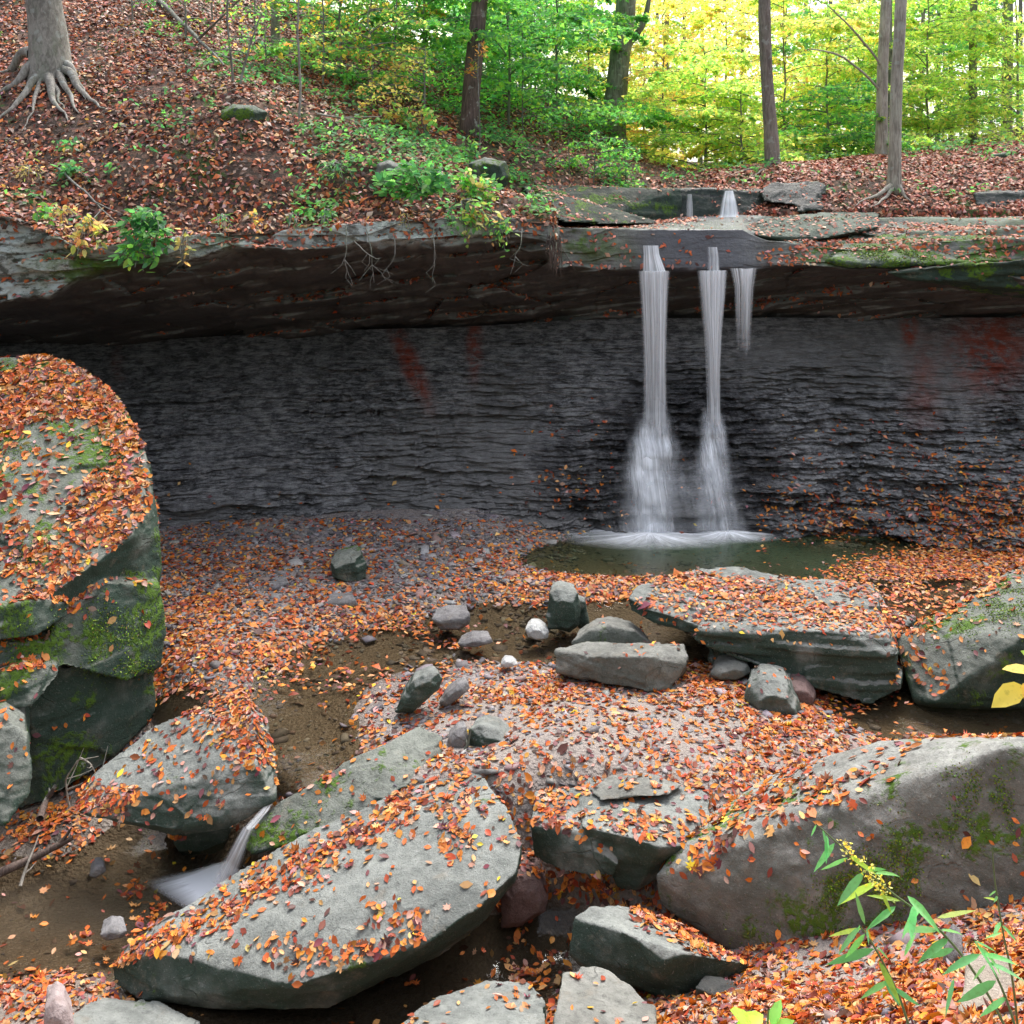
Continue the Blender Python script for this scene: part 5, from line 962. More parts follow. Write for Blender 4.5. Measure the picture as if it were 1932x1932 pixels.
def big_tree(label, base, pts, w0, w1, bark, seed, name='tree', group='tall bare trunks around the falls', flare=1.0, roots=(), limbs=(), ncrown=1500, pal=LIME, cat='tree', crown_z=7, flare_h=.5):
    """pts: picture positions up the stem (same distance); continues above the picture into a crown"""
    r = RS(seed); Y = base[2]; b = A(*base); e = empty(name, b, label, cat, group)
    C = [b - [0, 0, .3], b] + [A(x, y, Y) for x, y in pts]; d = C[-1] - C[-2]; d = d / np.linalg.norm(d)
    for k in range(3): C.append(C[-1] + (d + [0, 0, .2]) / np.linalg.norm(d + [0, 0, .2]) * 2.5)
    C = np.array(C); L = np.concatenate([[0], np.cumsum(np.linalg.norm(np.diff(C, axis=0), axis=1))]); t = np.linspace(0, L[-1], 70)
    P = np.stack([np.interp(t, L, C[:, i]) for i in range(3)], 1)
    for _ in range(5): P[1:-1] = (P[:-2] + 2 * P[1:-1] + P[2:]) / 4
    P += .03 * np.stack([fbm(P * .6 + seed + 9 * k, 2) for k in range(3)], 1) * np.minimum(1, t)[:, None]
    R = (w0 + (w1 - w0) * np.clip(t / (L[-1] * .6), 0, 1.3)); R = np.maximum(R, .05); R = R * (1 + .8 * flare * np.exp(-(t / flare_h)))
    under(e, 'trunk', tubes('trunk', [(P, R)], bark, 18, .10))
    if roots:
        rp = []
        for q in roots:
            q = np.array([A(*k) for k in q[:-1]] , float); w = wobble(bez(q[0], q[1], q[2], 22), .10, seed + len(rp), 2.5); rd = .8 * roots[len(rp)][-1] * np.linspace(1, .12, 22) ** 1.2; gz = tU(w[:, 0], w[:, 1]); k_ = sm(.15, .5, np.linspace(0, 1, 22)); w[:, 2] = w[:, 2] * (1 - k_) + (gz + .12 * rd + .05) * k_; rp.append((w, rd))
        under(e, 'roots', tubes('roots', rp, bark, 8, .12))
    segs, lp = [], []
    for l in limbs:
        q = np.array([A(*k) for k in l[:-1]]); q = bez(*q, 12) if len(q) == 3 else q; under(e, 'limb', tubes('limb', [(wobble(q, .06, seed), np.linspace(l[-1], l[-1] * .45, len(q)))], bark, 8))
    for i in range(12):
        p = P[r.randint(50, 69)]; th = r.uniform(0, 6.28); Lb = r.uniform(1.5, 3.2); dd = np.array([math.cos(th), math.sin(th), 0])
        q = bez(p, p + dd * Lb * .5 + [0, 0, .8], p + dd * Lb + [0, 0, .7], 8); segs.append(q); lp.append((q, np.linspace(.045, .01, 8)))
    under(e, 'upper_limbs', tubes('upper_limbs', lp, bark, 6)); under(e, 'crown', spray_leaves(r, segs, ncrown, .12, pal, seed + 2, w=.5)); return e

big_tree('big smooth grey beech with spreading roots at top left of the hillside', (95, 150, 15.9), [(93, 100), (90, 60), (84, 10), (80, -60)], .28, .215, B_beech, 101, flare=.75, flare_h=.36, pal=MIX,
  roots=[((70,120,15.8),(30,130,15.6),(-30,170,15.3),.13),((120,130,15.8),(150,150,15.3),(200,168,14.9),.10),((90,140,15.7),(100,190,15.1),(125,222,14.7),.11),((75,140,15.7),(40,190,15.1),(-20,210,14.7),.10),((110,140,15.7),(135,175,15.2),(150,200,14.8),.09),((60,100,16.0),(20,90,16.2),(-40,115,16.0),.13),((80,145,15.7),(60,190,15.0),(45,240,14.5),.06),((100,145,15.7),(112,180,15.2),(112,200,14.9),.07),((125,120,15.8),(150,130,15.6),(165,165,15.2),.08)])
big_tree('dark furrowed trunk leaning right among the green leaves', (883, 258, 17.5), [(888, 190), (894, 120), (900, 50), (907, -30)], .155, .115, B_dark, 103, flare=.35, pal=GREEN)
big_tree('thick grey trunk with a crooked side limb, centre background', (1156, 248, 23), [(1160, 200), (1172, 100), (1180, 30), (1184, -30)], .24, .20, B_grey, 105, flare=.6, pal=LIME,
  limbs=[((1184,82,23),(1208,60,22.9),(1204,52,22.8),.11),((1203,58,22.8),(1216,48,22.8),(1226,-20,22.7),.09)], roots=[((1150,235,22.9),(1135,245,22.8),(1122,262,22.6),.10)])
big_tree('slim brown grey trunk with a knee, right of the upper falls', (1458, 318, 19), [(1456, 280), (1448, 170), (1446, 155), (1444, 60), (1441, -30)], .125, .09, bark_mat('brown_grey_bark', (.13, .10, .09), (.30, .25, .22), .1, 1, .15), 107, flare=.7, pal=YELL,
  roots=[((1462,308,18.9),(1490,318,18.6),(1530,322,18.4),.07),((1452,312,18.9),(1420,330,18.5),(1370,345,18.2),.07),((1458,315,18.8),(1440,335,18.2),(1400,355,17.6),.05)])
big_tree('pale flaky trunk standing behind the nearest right trunk', (1662, 300, 20.5), [(1664, 220), (1666, 100), (1671, -30)], .115, .085, B_pale, 109, flare=.5, pal=YELL,
  limbs=[((1666,180,20.5),(1600,90,20.3),(1530,92,20),.03),((1667,130,20.5),(1620,60,20.2),(1560,10,20),.03)])
big_tree('pale trunk nearest on the right bank with flaring root foot', (1687, 366, 17.2), [(1686, 300), (1690, 180), (1694, 100), (1700, -30)], .105, .085, B_pale, 111, flare=1.1, pal=LIME, flare_h=.25,
  roots=[((1682,350,17.1),(1650,375,16.9),(1615,400,16.6),.06),((1695,350,17.1),(1710,360,16.9),(1722,370,16.8),.06),((1684,355,17.1),(1660,390,16.8),(1640,402,16.6),.05)])
big_tree('dark straight trunk between the two pale trunks', (1680, 298, 23), [(1679, 200), (1677, 100), (1676, -30)], .10, .09, B_grey, 113, flare=.3, pal=LIME)
big_tree('small grey trunk on the upper left slope', (520, 116, 19), [(520, 60), (519, 0), (518, -30)], .085, .07, B_beech, 115, flare=.5, pal=MIX)
big_tree('trunk half hidden behind the big beech', (52, 60, 19.5), [(52, 30), (52, -30)], .14, .12, B_grey, 117, flare=.3, pal=MIX)
FAR = [(1835,272,25,1836,.10,'grey trunk in the right background, left of the thicker one'),(1900,255,26,1902,.13,'thicker grey trunk near the right border of the wood'),(1793,262,32,1797,.07,''),(1768,262,35,1772,.08,''),(1738,262,30,1742,.06,''),(1478,290,34,1482,.07,''),(1258,300,33,1260,.09,''),(1236,305,38,1240,.08,''),(1322,305,40,1325,.08,''),(1400,300,42,1401,.09,''),(1560,280,38,1568,.08,''),(1600,280,42,1603,.07,''),(1115,255,40,1118,.09,''),(1870,255,40,1872,.08,''),(1925,250,38,1927,.08,''),(1720,262,44,1722,.09,''),(1290,305,46,1292,.1,''),(1350,300,48,1353,.1,''),(1520,280,48,1520,.1,''),(1640,275,50,1642,.1,'')]
for i, (x, y, Y, xt, w, lab) in enumerate(FAR):
    big_tree(lab or 'thin straight trunk far back in the pale wood', (x, y, Y), [(x + (xt - x) * .5, y * .5), (xt, -20)], w, w * .8, B_grey, 130 + i, group=None if lab else 'thin trunks far back in the wood', flare=.2, ncrown=900, pal=(LIME, YELL, GREEN)[i % 3])

# understory
UT = [ # label, px, py, Y, height, spread, palette, leaves
 ('dense bright green young beech right of the dark trunk', 960,262,19.5,4.6,2.5,GREEN,5200),
 ('dense green young beech left of the dark trunk', 800,250,19,4.4,2.3,GREEN,5000),
 ('green young beech overhanging the ravine left of the thick grey trunk', 1050,255,22,4.6,2.4,GREEN,5200),
 ('dark green young tree behind the dark trunk', 860,235,24,5.2,2.6,DKGRN,4800),
 ('darker green young tree up the slope, centre left', 700,170,23,4.2,2.4,DKGRN,4400),
 ('mixed green and yellow young beech on the left slope', 640,150,19,2.6,1.9,MIX,2200),
 ('green young tree closing the view above the left slope', 560,40,26,3.5,2.2,GREEN,2400),
 ('green young tree at the head of the ravine', 1010,240,27,6.0,2.8,DKGRN,4800),
 ('green young tree behind the ravine bank', 920,235,28,6.5,2.8,GREEN,4800),
 ('pale green young tree just left of the thick grey trunk', 1110,262,25,3.8,2.0,LIME,3000),
 ('yellow young beech right of the thick grey trunk', 1250,330,24,4.3,2.3,YELL,4600),
 ('yellow green young beech over the upper stream', 1330,338,21,2.6,1.9,LIME,3600),
 ('golden young tree behind the upper stream', 1370,330,26,5.2,2.5,YELL,4800),
 ('orange tinged young tree right of the thick trunk', 1215,320,28,5.6,2.2,GOLD,3200),
 ('low lime green bush left of the slim brown grey trunk', 1400,322,20.5,1.7,1.5,LIME,2600),
 ('yellow young beech behind the slim brown grey trunk', 1480,310,23,4.2,2.4,YELL,5000),
 ('bright yellow green young beech between slim and pale trunks', 1560,300,23.5,4.0,2.4,LIME,5000),
 ('lime green young beech left of the pale trunks', 1620,292,25,4.6,2.3,LIME,4600),
 ('green low beech filling the gap below the pale trunks', 1560,302,22,1.6,1.7,GREEN,2600),
 ('lime green young beech right of the pale trunks', 1750,285,24,4.3,2.5,LIME,5000),
 ('yellow green young tree in front of the right background trunk', 1830,278,25.5,4.6,2.4,LIME,4600),
 ('bright green young beech at the right border', 1920,270,24,4.6,2.6,LIME,5000),
 ('green young tree farther back at right', 1780,272,31,6.4,2.9,GREEN,4400),
 ('yellow young tree farther back behind the pale trunks', 1680,272,32,6.6,3,YELL,4400),
 ('green young tree farther back, right of the slim trunk', 1530,285,31,6.2,2.8,GREEN,4200),
 ('pale yellow tree farther back over the stream', 1400,305,34,7,3,YELL,3400),
 ('pale green tree farther back behind the thick trunk', 1190,300,34,6,2.8,LIME,3000),
 ('green tree farther back at the right border', 1890,262,33,7,3,GREEN,4400)]
for i, (lab, x, y, Y, h, sp, pal, n) in enumerate(UT):
    young_tree(lab, x, y, Y, h * 1.05, sp * 1.3, pal, int(n * (2.1 if x < 1120 else 1.6)), 300 + i * 3, nb=26, low=.04, size=.125 if Y < 27 else .18, group=None)
# overhanging golden sprays on the left slope, saplings
young_tree('thin sapling with few leaves on the left slope, tall straight one', 563, 236, 15, 3.0, .9, MIX, 160, 401, nb=7, name='sapling', low=.45, size=.08, r0=.022, bark=B_beech, group=None)
young_tree('forked sapling leaning right on the left slope', 450, 178, 15.6, 1.6, .9, MIX, 160, 403, nb=6, name='sapling', lean=(.55, 0), low=.4, size=.08, r0=.024, group=None)
young_tree('thin upright sapling beside the forked one', 440, 172, 15.7, 2.4, .8, MIX, 120, 405, nb=5, name='sapling', lean=(-.15, 0), low=.5, size=.08, r0=.022, group=None)
young_tree('small sapling with yellow leaves near the top of the left slope', 350, 60, 18, 1.6, 1.0, MIX, 260, 407, nb=8, name='sapling', size=.09, r0=.02, group=None)
young_tree('low golden beech spray over the slope left of the dark trunk', 800, 262, 16.5, 1.5, 1.3, GOLD, 520, 409, nb=7, name='sapling', low=.3, az=(2.4, 3.9), size=.09, r0=.02, group=None)
young_tree('yellow green beech spray across the upper slope', 700, 215, 17, 2.0, 1.7, [*YELL, *GREEN], 900, 411, nb=10, name='sapling', low=.3, size=.09, r0=.02, group=None)
young_tree('orange leaved twig crossing the dark trunk', 905, 262, 16.9, 1.75, .55, RUST, 90, 413, nb=4, name='sapling', low=.7, size=.09, r0=.012, group=None)
young_tree('low green seedling on the ravine bank, left one', 1075, 350, 17.6, .75, .6, GREEN, 260, 415, nb=7, name='seedling', size=.09, r0=.012, group=None)
young_tree('spreading green seedling on the ravine bank, middle one', 1120, 352, 17.6, .95, .9, GREEN, 480, 417, nb=9, name='seedling', size=.09, r0=.014, group=None)
young_tree('low green seedling on the ravine bank, right one', 1180, 350, 17.9, .7, .8, GREEN, 420, 419, nb=8, name='seedling', size=.09, r0=.012, group=None)

for i, (lab, x, y, Y, h, sp, pl, nn) in enumerate([('slim sapling right of the mossy stone', 610, 150, 17.5, 2.4, 1.0, MIX, 260), ('slim green sapling high on the left slope', 250, 40, 18.5, 1.5, .9, DKGRN, 200), ('green sapling beside the small grey trunk', 480, 90, 18.8, 2.2, 1.2, GREEN, 420),
   ('bare looking sapling left of the dark trunk', 745, 200, 17.5, 2.6, .9, MIX, 160), ('thin green sapling at the ravine edge', 985, 300, 19, 2.4, 1.2, GREEN, 420), ('yellowing sapling near the top of the slope', 400, 30, 19.5, 1.4, 1.1, MIX, 320), ('leafy green seedling on the slope left of the tall sapling', 500, 150, 17, .9, .8, GREEN, 240)]):
    young_tree(lab, x, y, Y, h, sp, pl, nn, 440 + 2 * i, nb=9, name='sapling', low=.25, size=.09, r0=.02, group=None)

# the pale wood far behind
r = RS(77); n = 110000
Yf = r.uniform(42, 66, n); pxf = r.uniform(450, 2250, n); zf = 5 + 19 * r.rand(n)
Pf = np.stack([(pxf - 966) / F * Yf, Yf, zf], 1); cl = fbm(Pf * [.28, .28, .45] + 3, 4); kf = cl > r.normal(size=n) * .10 - .04; Pf = Pf[kf]
haze_pal = [(.60, .64, .42, 4), (.68, .64, .42, 3), (.48, .56, .40, 4), (.62, .52, .40, 1)]  # paleness of distant haze put into the leaf colours
me = leaves('far_woods', Pf, np.tile([0, 0, 1.], (len(Pf), 1)), .34 * r.uniform(.7, 1.3, len(Pf)), palette(len(Pf), haze_pal, 9, .1), mF, LEAF4, .9, 0, 10, 1.5)
tag(link('far_woods', me, None, tuple(Pf.mean(0))), 'pale yellow and green foliage mass far behind the trunks', None, None, 'stuff')

# unseen woods behind and beside the viewer, added to block low sky light
r = RS(78); n = 9000; th = r.uniform(math.radians(165), math.radians(375), n); rad_ = r.uniform(13, 22, n); zb = -1 + 17 * r.rand(n)
Pb = np.stack([rad_ * np.cos(th), rad_ * np.sin(th), zb], 1); Pb = Pb[(Pb[:, 1] < 3)]
me = leaves('blocker_woods', Pb, r.normal(size=Pb.shape), .9 * r.uniform(.6, 1.2, len(Pb)), palette(len(Pb), [(.12, .15, .06, 3), (.15, .13, .07, 2), (.09, .11, .06, 2)], 12, .1), mF, LEAF4, .3, 0, 13, 1.)
tag(link('blocker_woods', me, None, tuple(Pb.mean(0))), 'autumn woods on the valley side behind the viewpoint', None, None, 'stuff')

# ------------------------------------------------------------------ plants, roots and sticks
def shrub(name, label, c, rad, n, size, pal, seed, tmpl=OVAL, root=None, ns=14, cat='shrub', group=None, tilt=.6, front=.0, mat=None):
    """leafy plant: stems fan from the root to leaf clusters"""
    r = RS(seed); c = np.array(c); root = np.array(root if root is not None else c); e = empty(name, root, label, cat, group)
    dirs = r.normal(size=(ns, 3)); dirs /= np.linalg.norm(dirs, axis=1)[:, None]; ends = c + dirs * np.array(rad) * r.uniform(.55, 1, (ns, 1))
    paths, P, D = [], [], []
    per = max(2, n // ns)
    for q in ends:
        b = bez(root, (root + q) / 2 + [0, -.05, .12], q, 9); paths.append((b, np.linspace(.009, .0035, 9)))
        t = r.uniform(.3, 1, per) ** .7; j = t * 8; a = np.floor(j).astype(int).clip(0, 7); p = b[a] + (b[a + 1] - b[a]) * (j - a)[:, None]
        P.append(p + r.normal(size=p.shape) * .03); d = (q - root) / (np.linalg.norm(q - root) + 1e-6); D.append(np.tile(d, (per, 1)) + r.normal(size=(per, 3)) * .9 + [0, -.3, -.15])
    P, D = np.vstack(P), np.vstack(D); N = np.tile([0, -.45, 1.], (len(P), 1))
    under(e, 'stems', tubes('stems', paths, B_grey, 5))
    me = leaves('foliage', P, N, size * r.uniform(.6, 1.2, len(P)), palette(len(P), pal, seed, .15), mat or mF, tmpl, tilt, 0, seed, 1.0, D); under(e, 'foliage', me); return e
BLUEG = [(.045, .16, .06, 5), (.09, .25, .07, 3), (.16, .36, .08, 2)]
YBR = [(.50, .42, .14, 4), (.58, .30, .10, 3), (.26, .30, .06, 3)]
shrub('hanging_shrub', 'blue green leafy shrub hanging over the grey lip at left', A(272, 458, 12.25), (.40, .2, .42), 330, .13, BLUEG, 501, root=A(300, 405, 12.7), ns=26)
shrub('hanging_shrub', 'brighter green leaf tuft at the bottom of the blue green shrub', A(262, 495, 12.15), (.28, .12, .14), 90, .12, GREEN, 502, root=A(280, 450, 12.3), ns=12)
shrub('hanging_shrub', 'yellow brown plant drooping over the mossy lip at far left', A(155, 455, 12.25), (.28, .15, .22), 90, .11, YBR, 503, root=A(165, 410, 12.6), ns=14)
shrub('hanging_shrub', 'small green plant at the lip edge near the left border', A(82, 410, 12.2), (.14, .1, .16), 30, .12, GREEN, 504, root=A(85, 390, 12.5), ns=7)
shrub('hanging_shrub', 'small yellow green plant hanging right of the blue green shrub', A(350, 470, 12.4), (.12, .08, .25), 34, .09, YBR, 505, root=A(350, 430, 12.7), ns=7)
shrub('ledge_shrub', 'broad green leafy shrub spilling over the ledge above the dark overhang', A(790, 340, 12.9), (.62, .35, .28), 420, .13, BLUEG + GREEN[:2], 507, root=A(800, 372, 13.2), ns=34)
shrub('ledge_shrub', 'leafy bush in front of the dark grey stone', A(905, 350, 13.6), (.40, .25, .26), 240, .11, GREEN + YBR[:1], 508, root=A(900, 380, 13.8), ns=22)
shrub('hanging_shrub', 'green and orange vine trailing down over the dark overhang', A(905, 425, 13.0), (.38, .12, .30), 150, .10, GREEN + YBR, 509, root=A(870, 380, 13.2), ns=18)
shrub('hanging_shrub', 'lowest green tendrils of vine at the right end of the overhang', A(955, 450, 13.0), (.12, .08, .24), 70, .08, GREEN, 510, root=A(940, 405, 13.2), ns=9)
shrub('ledge_shrub', 'green plant with yellow tips left of the dark trunk foot', A(780, 225, 16), (.7, .4, .35), 220, .12, YBR + GREEN, 511, root=A(800, 262, 16.2), ns=18)
shrub('ledge_shrub', 'bright green plant at the foot of the dark trunk', A(870, 285, 15.6), (.5, .3, .22), 160, .11, GREEN, 512, root=A(870, 305, 15.7), ns=14)
for i, (lab, x, y, Y, w_, h_, n_, sz_, pl) in enumerate([
  ('yellowing fern draped on the lip left of the blue green shrub', 120, 415, 12.3, .22, .16, 60, .09, YBR), ('small green fern on the lip right of the blue green shrub', 420, 425, 12.65, .14, .12, 40, .09, GREEN),
  ('reddish brown plant hanging in the middle of the pale lip', 480, 428, 12.7, .16, .14, 46, .08, RUST), ('narrow green fern hanging from the lip, first left of the long rootlets', 555, 425, 12.8, .08, .18, 40, .08, BLUEG),
  ('pale green fern tuft above the branching rootlets', 615, 415, 12.85, .14, .12, 44, .08, GREEN), ('drooping brown green tuft right of the branching rootlets', 765, 425, 12.95, .07, .22, 44, .07, YBR),
  ('narrow hanging greenery left of the trailing vine', 852, 425, 12.95, .08, .26, 54, .07, BLUEG), ('yellow green fern among leaves at the far left of the slope', 60, 330, 13.4, .3, .12, 70, .10, YBR),
  ('blue green fern on the leafy slope above the blue green shrub', 140, 335, 13.5, .3, .12, 80, .10, BLUEG), ('green plant on the slope left of the pale stone', 640, 330, 13.6, .35, .15, 110, .10, BLUEG)]):
    shrub('fern', lab, A(x, y, Y), (w_, .1, h_), n_, sz_, pl, 540 + i, tmpl=LANCE if i % 2 else OVAL, root=A(x, y - 14, Y + .25), ns=10, cat='fern')
# raised moss
def moss(label, rk, spots, n, seed, sz=.016):
    P, N = scatter(vis(LEAF_TRI[key(rk)], 300), n * 14, seed, lambda P, N: (lambda x, y: np.clip(sum(bump2(x, y, sx, sy, rx, ry) for sx, sy, rx, ry in spots) * clump(P, 5, .0, .2, seed) * 1.3, 0, 1))(*to_px(P)), -.9)
    P, N = P[:n], N[:n]
    if len(P): tag(link('moss', leaves('moss', P, N, sz, palette(len(P), [(.10, .20, .015, 4), (.20, .30, .02, 3), (.05, .11, .015, 3), (.16, .12, .03, 1)], seed, .2), mL, LEAF4, .9, .004, seed, 2), None, tuple(P.mean(0))), label, None, None, 'stuff')
moss('yellow green moss tufts on the front of the massive boulder', 'massive foreground boulder', [(1860,1500,75,42),(1680,1640,55,45),(1590,1655,50,18),(1620,1700,60,40),(1500,1780,60,40),(1780,1560,80,40)], 11000, 901)
moss('bright moss cushions among leaves on the huge left boulder', 'huge leaf covered', [(30,840,60,24),(60,815,40,14),(220,850,22,36),(185,790,20,14),(230,790,18,14),(100,860,18,14),(30,1020,20,30),(40,1240,40,24),(200,1190,70,40),(240,1260,50,14)], 9000, 902, .022)
moss('lime moss patch on the sloping boulder at the right border', 'mossy leaf strewn sloping', [(1880,1150,45,30),(1800,1180,50,20),(1920,1120,30,20)], 5000, 903, .02)
moss('bright moss along the front of the long ledge slab', 'long moss fronted', [(1700,480,120,14),(1850,470,120,16)], 5000, 904, .03)

# ground greenery on the slope
def dens_gr(P, N):
    x, y = to_px(P); return np.clip((.7 * sm(350, 640, x) * sm(1330, 1200, x) + .18 + .4 * bump2(x, y, 110, 290, 60, 20)) * clump(P, .9, .10, .08, 14), 0, 1) * (P[:, 1] < 26) * (P[:, 1] > 12.9) * ((x < 1040) | (P[:, 1] > 17))
P, N = scatter(ht, 42000, 71, dens_gr, .0)
r = RS(5); P = np.repeat(P[:2600], 5, 0) + r.normal(size=(min(len(P), 2600) * 5, 3)) * [.10, .10, .03] + [0, 0, .12]
me = leaves('ground_plants', P, np.tile([0, -.3, 1.], (len(P), 1)), .10, palette(len(P), BLUEG + GREEN[:2], 6, .15), mF, LEAF4, .5, 0, 7, 1.2)
tag(link('ground_plants', me, None, tuple(P.mean(0))), 'low green plants and ferns scattered over the slope', None, None, 'stuff')
# roots and twigs hanging from the overhang
for i, (x0, y0, pts, Y) in enumerate([(652,425,[(655,470),(652,490),(662,540)],12.85),(690,430,[(700,470),(702,500),(704,535)],12.85),(668,455,[(690,475),(712,490),(722,488)],12.8),(818,420,[(820,470),(822,500),(815,535)],13.0),(745,440,[(745,480),(735,500),(730,510)],12.95),(985,430,[(982,460),(972,480),(970,500)],13.2),(350,440,[(352,470),(356,490),(345,502)],12.6)]):
    q = np.array([A(x0, y0, Y + .05)] + [A(x, y, Y - .15) for x, y in pts]); t = np.linspace(0, 3, 16); k = np.stack([np.interp(t, range(4), q[:, c]) for c in range(3)], 1); k = wobble(k, .05, 600 + i, 4)
    fk = [(k, np.linspace(.008, .003, 16))]; rr_ = RS(i)
    for j in range(3): m = rr_.randint(5, 14); fk.append((np.array([k[m], k[m] + [rr_.uniform(-.12, .12), 0, -.10], k[m] + [rr_.uniform(-.2, .2), 0, -.2]]), [.006, .004, .002]))
    me = tubes('hanging_root', fk, B_grey, 5); tag(link('hanging_root', me, None, tuple(k[0])), ['forked pale rootlet dangling below the overhang, second of the left cluster', 'longest branching rootlet in the middle of the left cluster', 'short spreading rootlet tangled with the long branching one', 'single long pale rootlet hanging apart in the middle of the overhang', 'thin rootlet hanging at the right of the left cluster', 'short rootlet near the right end of the overhang below the vine', 'small rootlet beside the blue green hanging shrub'][i], 'root', 'bare rootlets dangling from the overhang')
fr = []; rr_ = RS(9)
for i in range(36):
    x = rr_.uniform(1032, 1058); q = A(x, 448 + rr_.uniform(-6, 8), 13.3); fr.append((np.array([q, q + [rr_.normal() * .03, -.04, -.15], q + [rr_.normal() * .06, -.04, -rr_.uniform(.2, .5)]]), [.005, .004, .002]))
tag(link('root_tuft', tubes('root_tuft', fr, B_dark, 4), None, tuple(A(1042, 450, 13.3))), 'dark beard of fine roots hanging at the corner left of the wet lip', 'roots')
def stick(name, label, pts, rad, seed, br=2, mat=None, cat='stick', tip=.3, amp=.04):
    q = np.array([pt(p) for p in pts]); n_ = len(q); t = np.linspace(0, n_ - 1, 18); k = wobble(np.stack([np.interp(t, range(n_), q[:, c]) for c in range(3)], 1), amp, seed, 2); fk = [(k, np.linspace(rad, rad * tip, 18))]; r = RS(seed); L = np.linalg.norm(k[-1] - k[0])
    for j in range(br): m = r.randint(4, 15); d = (k[-1] - k[0]) / L + r.normal(size=3) * .6; fk.append((np.array([k[m], k[m] + d * L * .12, k[m] + d * L * .22 + [0, 0, .02]]), [rad * .5, rad * .35, rad * .2]))
    return tag(link(name, tubes(name, fk, mat or B_grey, 7, .1), None, tuple(k.mean(0))), label, cat)
stick('driftwood', 'dark wet driftwood log at the foot of the left boulders', [(-30,1660,-.74),(40,1630,-.70),(100,1600,-.66),(140,1580,-.62)], .036, 701, 2, B_dark, 'driftwood', .5)
stick('driftwood', 'short dark branch stub standing above the driftwood log', [(75,1545,-.5),(90,1505,None,8.1),(105,1482,None,8.1)], .03, 702, 1, B_dark, 'driftwood', .5)
stick('stick', 'thin pale stick slanting into the creek at far left', [(38,1672,-.76),(55,1620,-.62),(72,1570,-.5)], .014, 703, 1, B_pale)
for i, ps in enumerate([[(130,1520,None,8.2),(125,1470,None,8.2),(150,1430,None,8.15),(190,1424,None,8.1)],[(128,1490,None,8.2),(160,1475,None,8.1),(200,1462,None,8.0)],[(150,1430,None,8.15),(170,1440,None,8.1),(182,1458,None,8.1)]]):
    stick('twig', ('longest curled bare twig arching against the huge boulder foot', 'lowest straight bare twig against the huge boulder foot', 'short inner bare twig within the curled ones at the boulder foot')[i], ps, .009, 710 + i, 3, B_pale, 'twig')['group'] = 'bare twigs at the huge boulder foot'
stick('stick', 'small forked stick between the wedge rock and its brown neighbour', [(872,1432,None,7.95),(884,1405,None,7.95),(888,1378,None,7.95)], .016, 720, 1, B_grey)
stick('fallen_branch', 'long fallen branch lying down the upper left slope', [A3 for A3 in ((300,0,None,19.8),(370,70,None,17.6),(425,125,None,16.2))], .05, 721, 3, B_grey, 'branch')
stick('fallen_branch', 'thin fallen branch on the leafy slope above the lip', [(110,318,None,13.6),(170,370,None,13.0),(225,425,None,12.6)], .018, 722, 2, B_grey, 'branch')
stick('fallen_branch', 'forked dead branch on the middle of the left slope', [(310,338,None,13.6),(370,318,None,13.8),(410,310,None,13.9)], .025, 723, 3, B_grey, 'branch')
stick('fallen_branch', 'pale bare branch near the mossy stone', [(600,216,None,15.2),(640,222,None,15.1),(720,218,None,15.0)], .018, 724, 2, B_pale, 'branch')
stick('stick', 'bare twig on the leaf carpet of the huge boulder', [(55,942,None,9.7),(95,955,None,9.6),(125,978,None,9.5)], .010, 725, 1, B_grey)
# foreground plants
GW = [(.10, .33, .10, 5), (.14, .38, .10, 3), (.26, .40, .04, 1)]
def stem_plant(name, label, stems, leafs, Y, tmpl, pal, seed, flowers=(), cat='plant'):
    r = RS(seed); b = np.array(stems[0][0]); z0 = H - (b[1] - HZ) / F * Y; e = empty(name, A(b[0], b[1], Y), label, cat); fk = []
    for s in stems:
        q = np.array([A(x, y, Y) for x, y in s]); t = np.linspace(0, len(q) - 1, 20); k = np.stack([np.interp(t, range(len(q)), q[:, c]) for c in range(3)], 1)
        for _ in range(4): k[1:-1] = (k[:-2] + 2 * k[1:-1] + k[2:]) / 4
        fk.append((k, np.linspace(.0045, .002, 20)))
    under(e, 'stems', tubes('stems', fk, mStem, 6))
    P = np.array([A(x, y, Y) for x, y, *_ in leafs]); T2 = np.array([A(q[2], q[3], Y + r.uniform(-.08, .03)) for q in leafs]); D = T2 - P; L = np.linalg.norm(D, axis=1)
    Nn = np.tile([0, -.55, 1.], (len(P), 1)) + r.normal(size=(len(P), 3)) * .35
    under(e, 'foliage', leaves('foliage', P, Nn, L, palette(len(P), pal, seed, .12), mF, tmpl, .0, 0, seed, 1.2, D))
    if flowers:
        c = np.array([A(x, y, Y) for x, y in flowers]); c = np.repeat(c, 16, 0) + r.normal(size=(len(c) * 16, 3)) * .012
        under(e, 'flowers', leaves('flowers', c, r.normal(size=c.shape), .012, palette(len(c), [(.55, .42, .04, 4), (.42, .42, .16, 3)], 3, .1), mF, OVAL, .5, 0, 4, 1))
    return e
mStem, n_, l_, b_ = mat_new('plant_stem'); b_.inputs['Base Color'].default_value = (.10, .14, .045, 1)
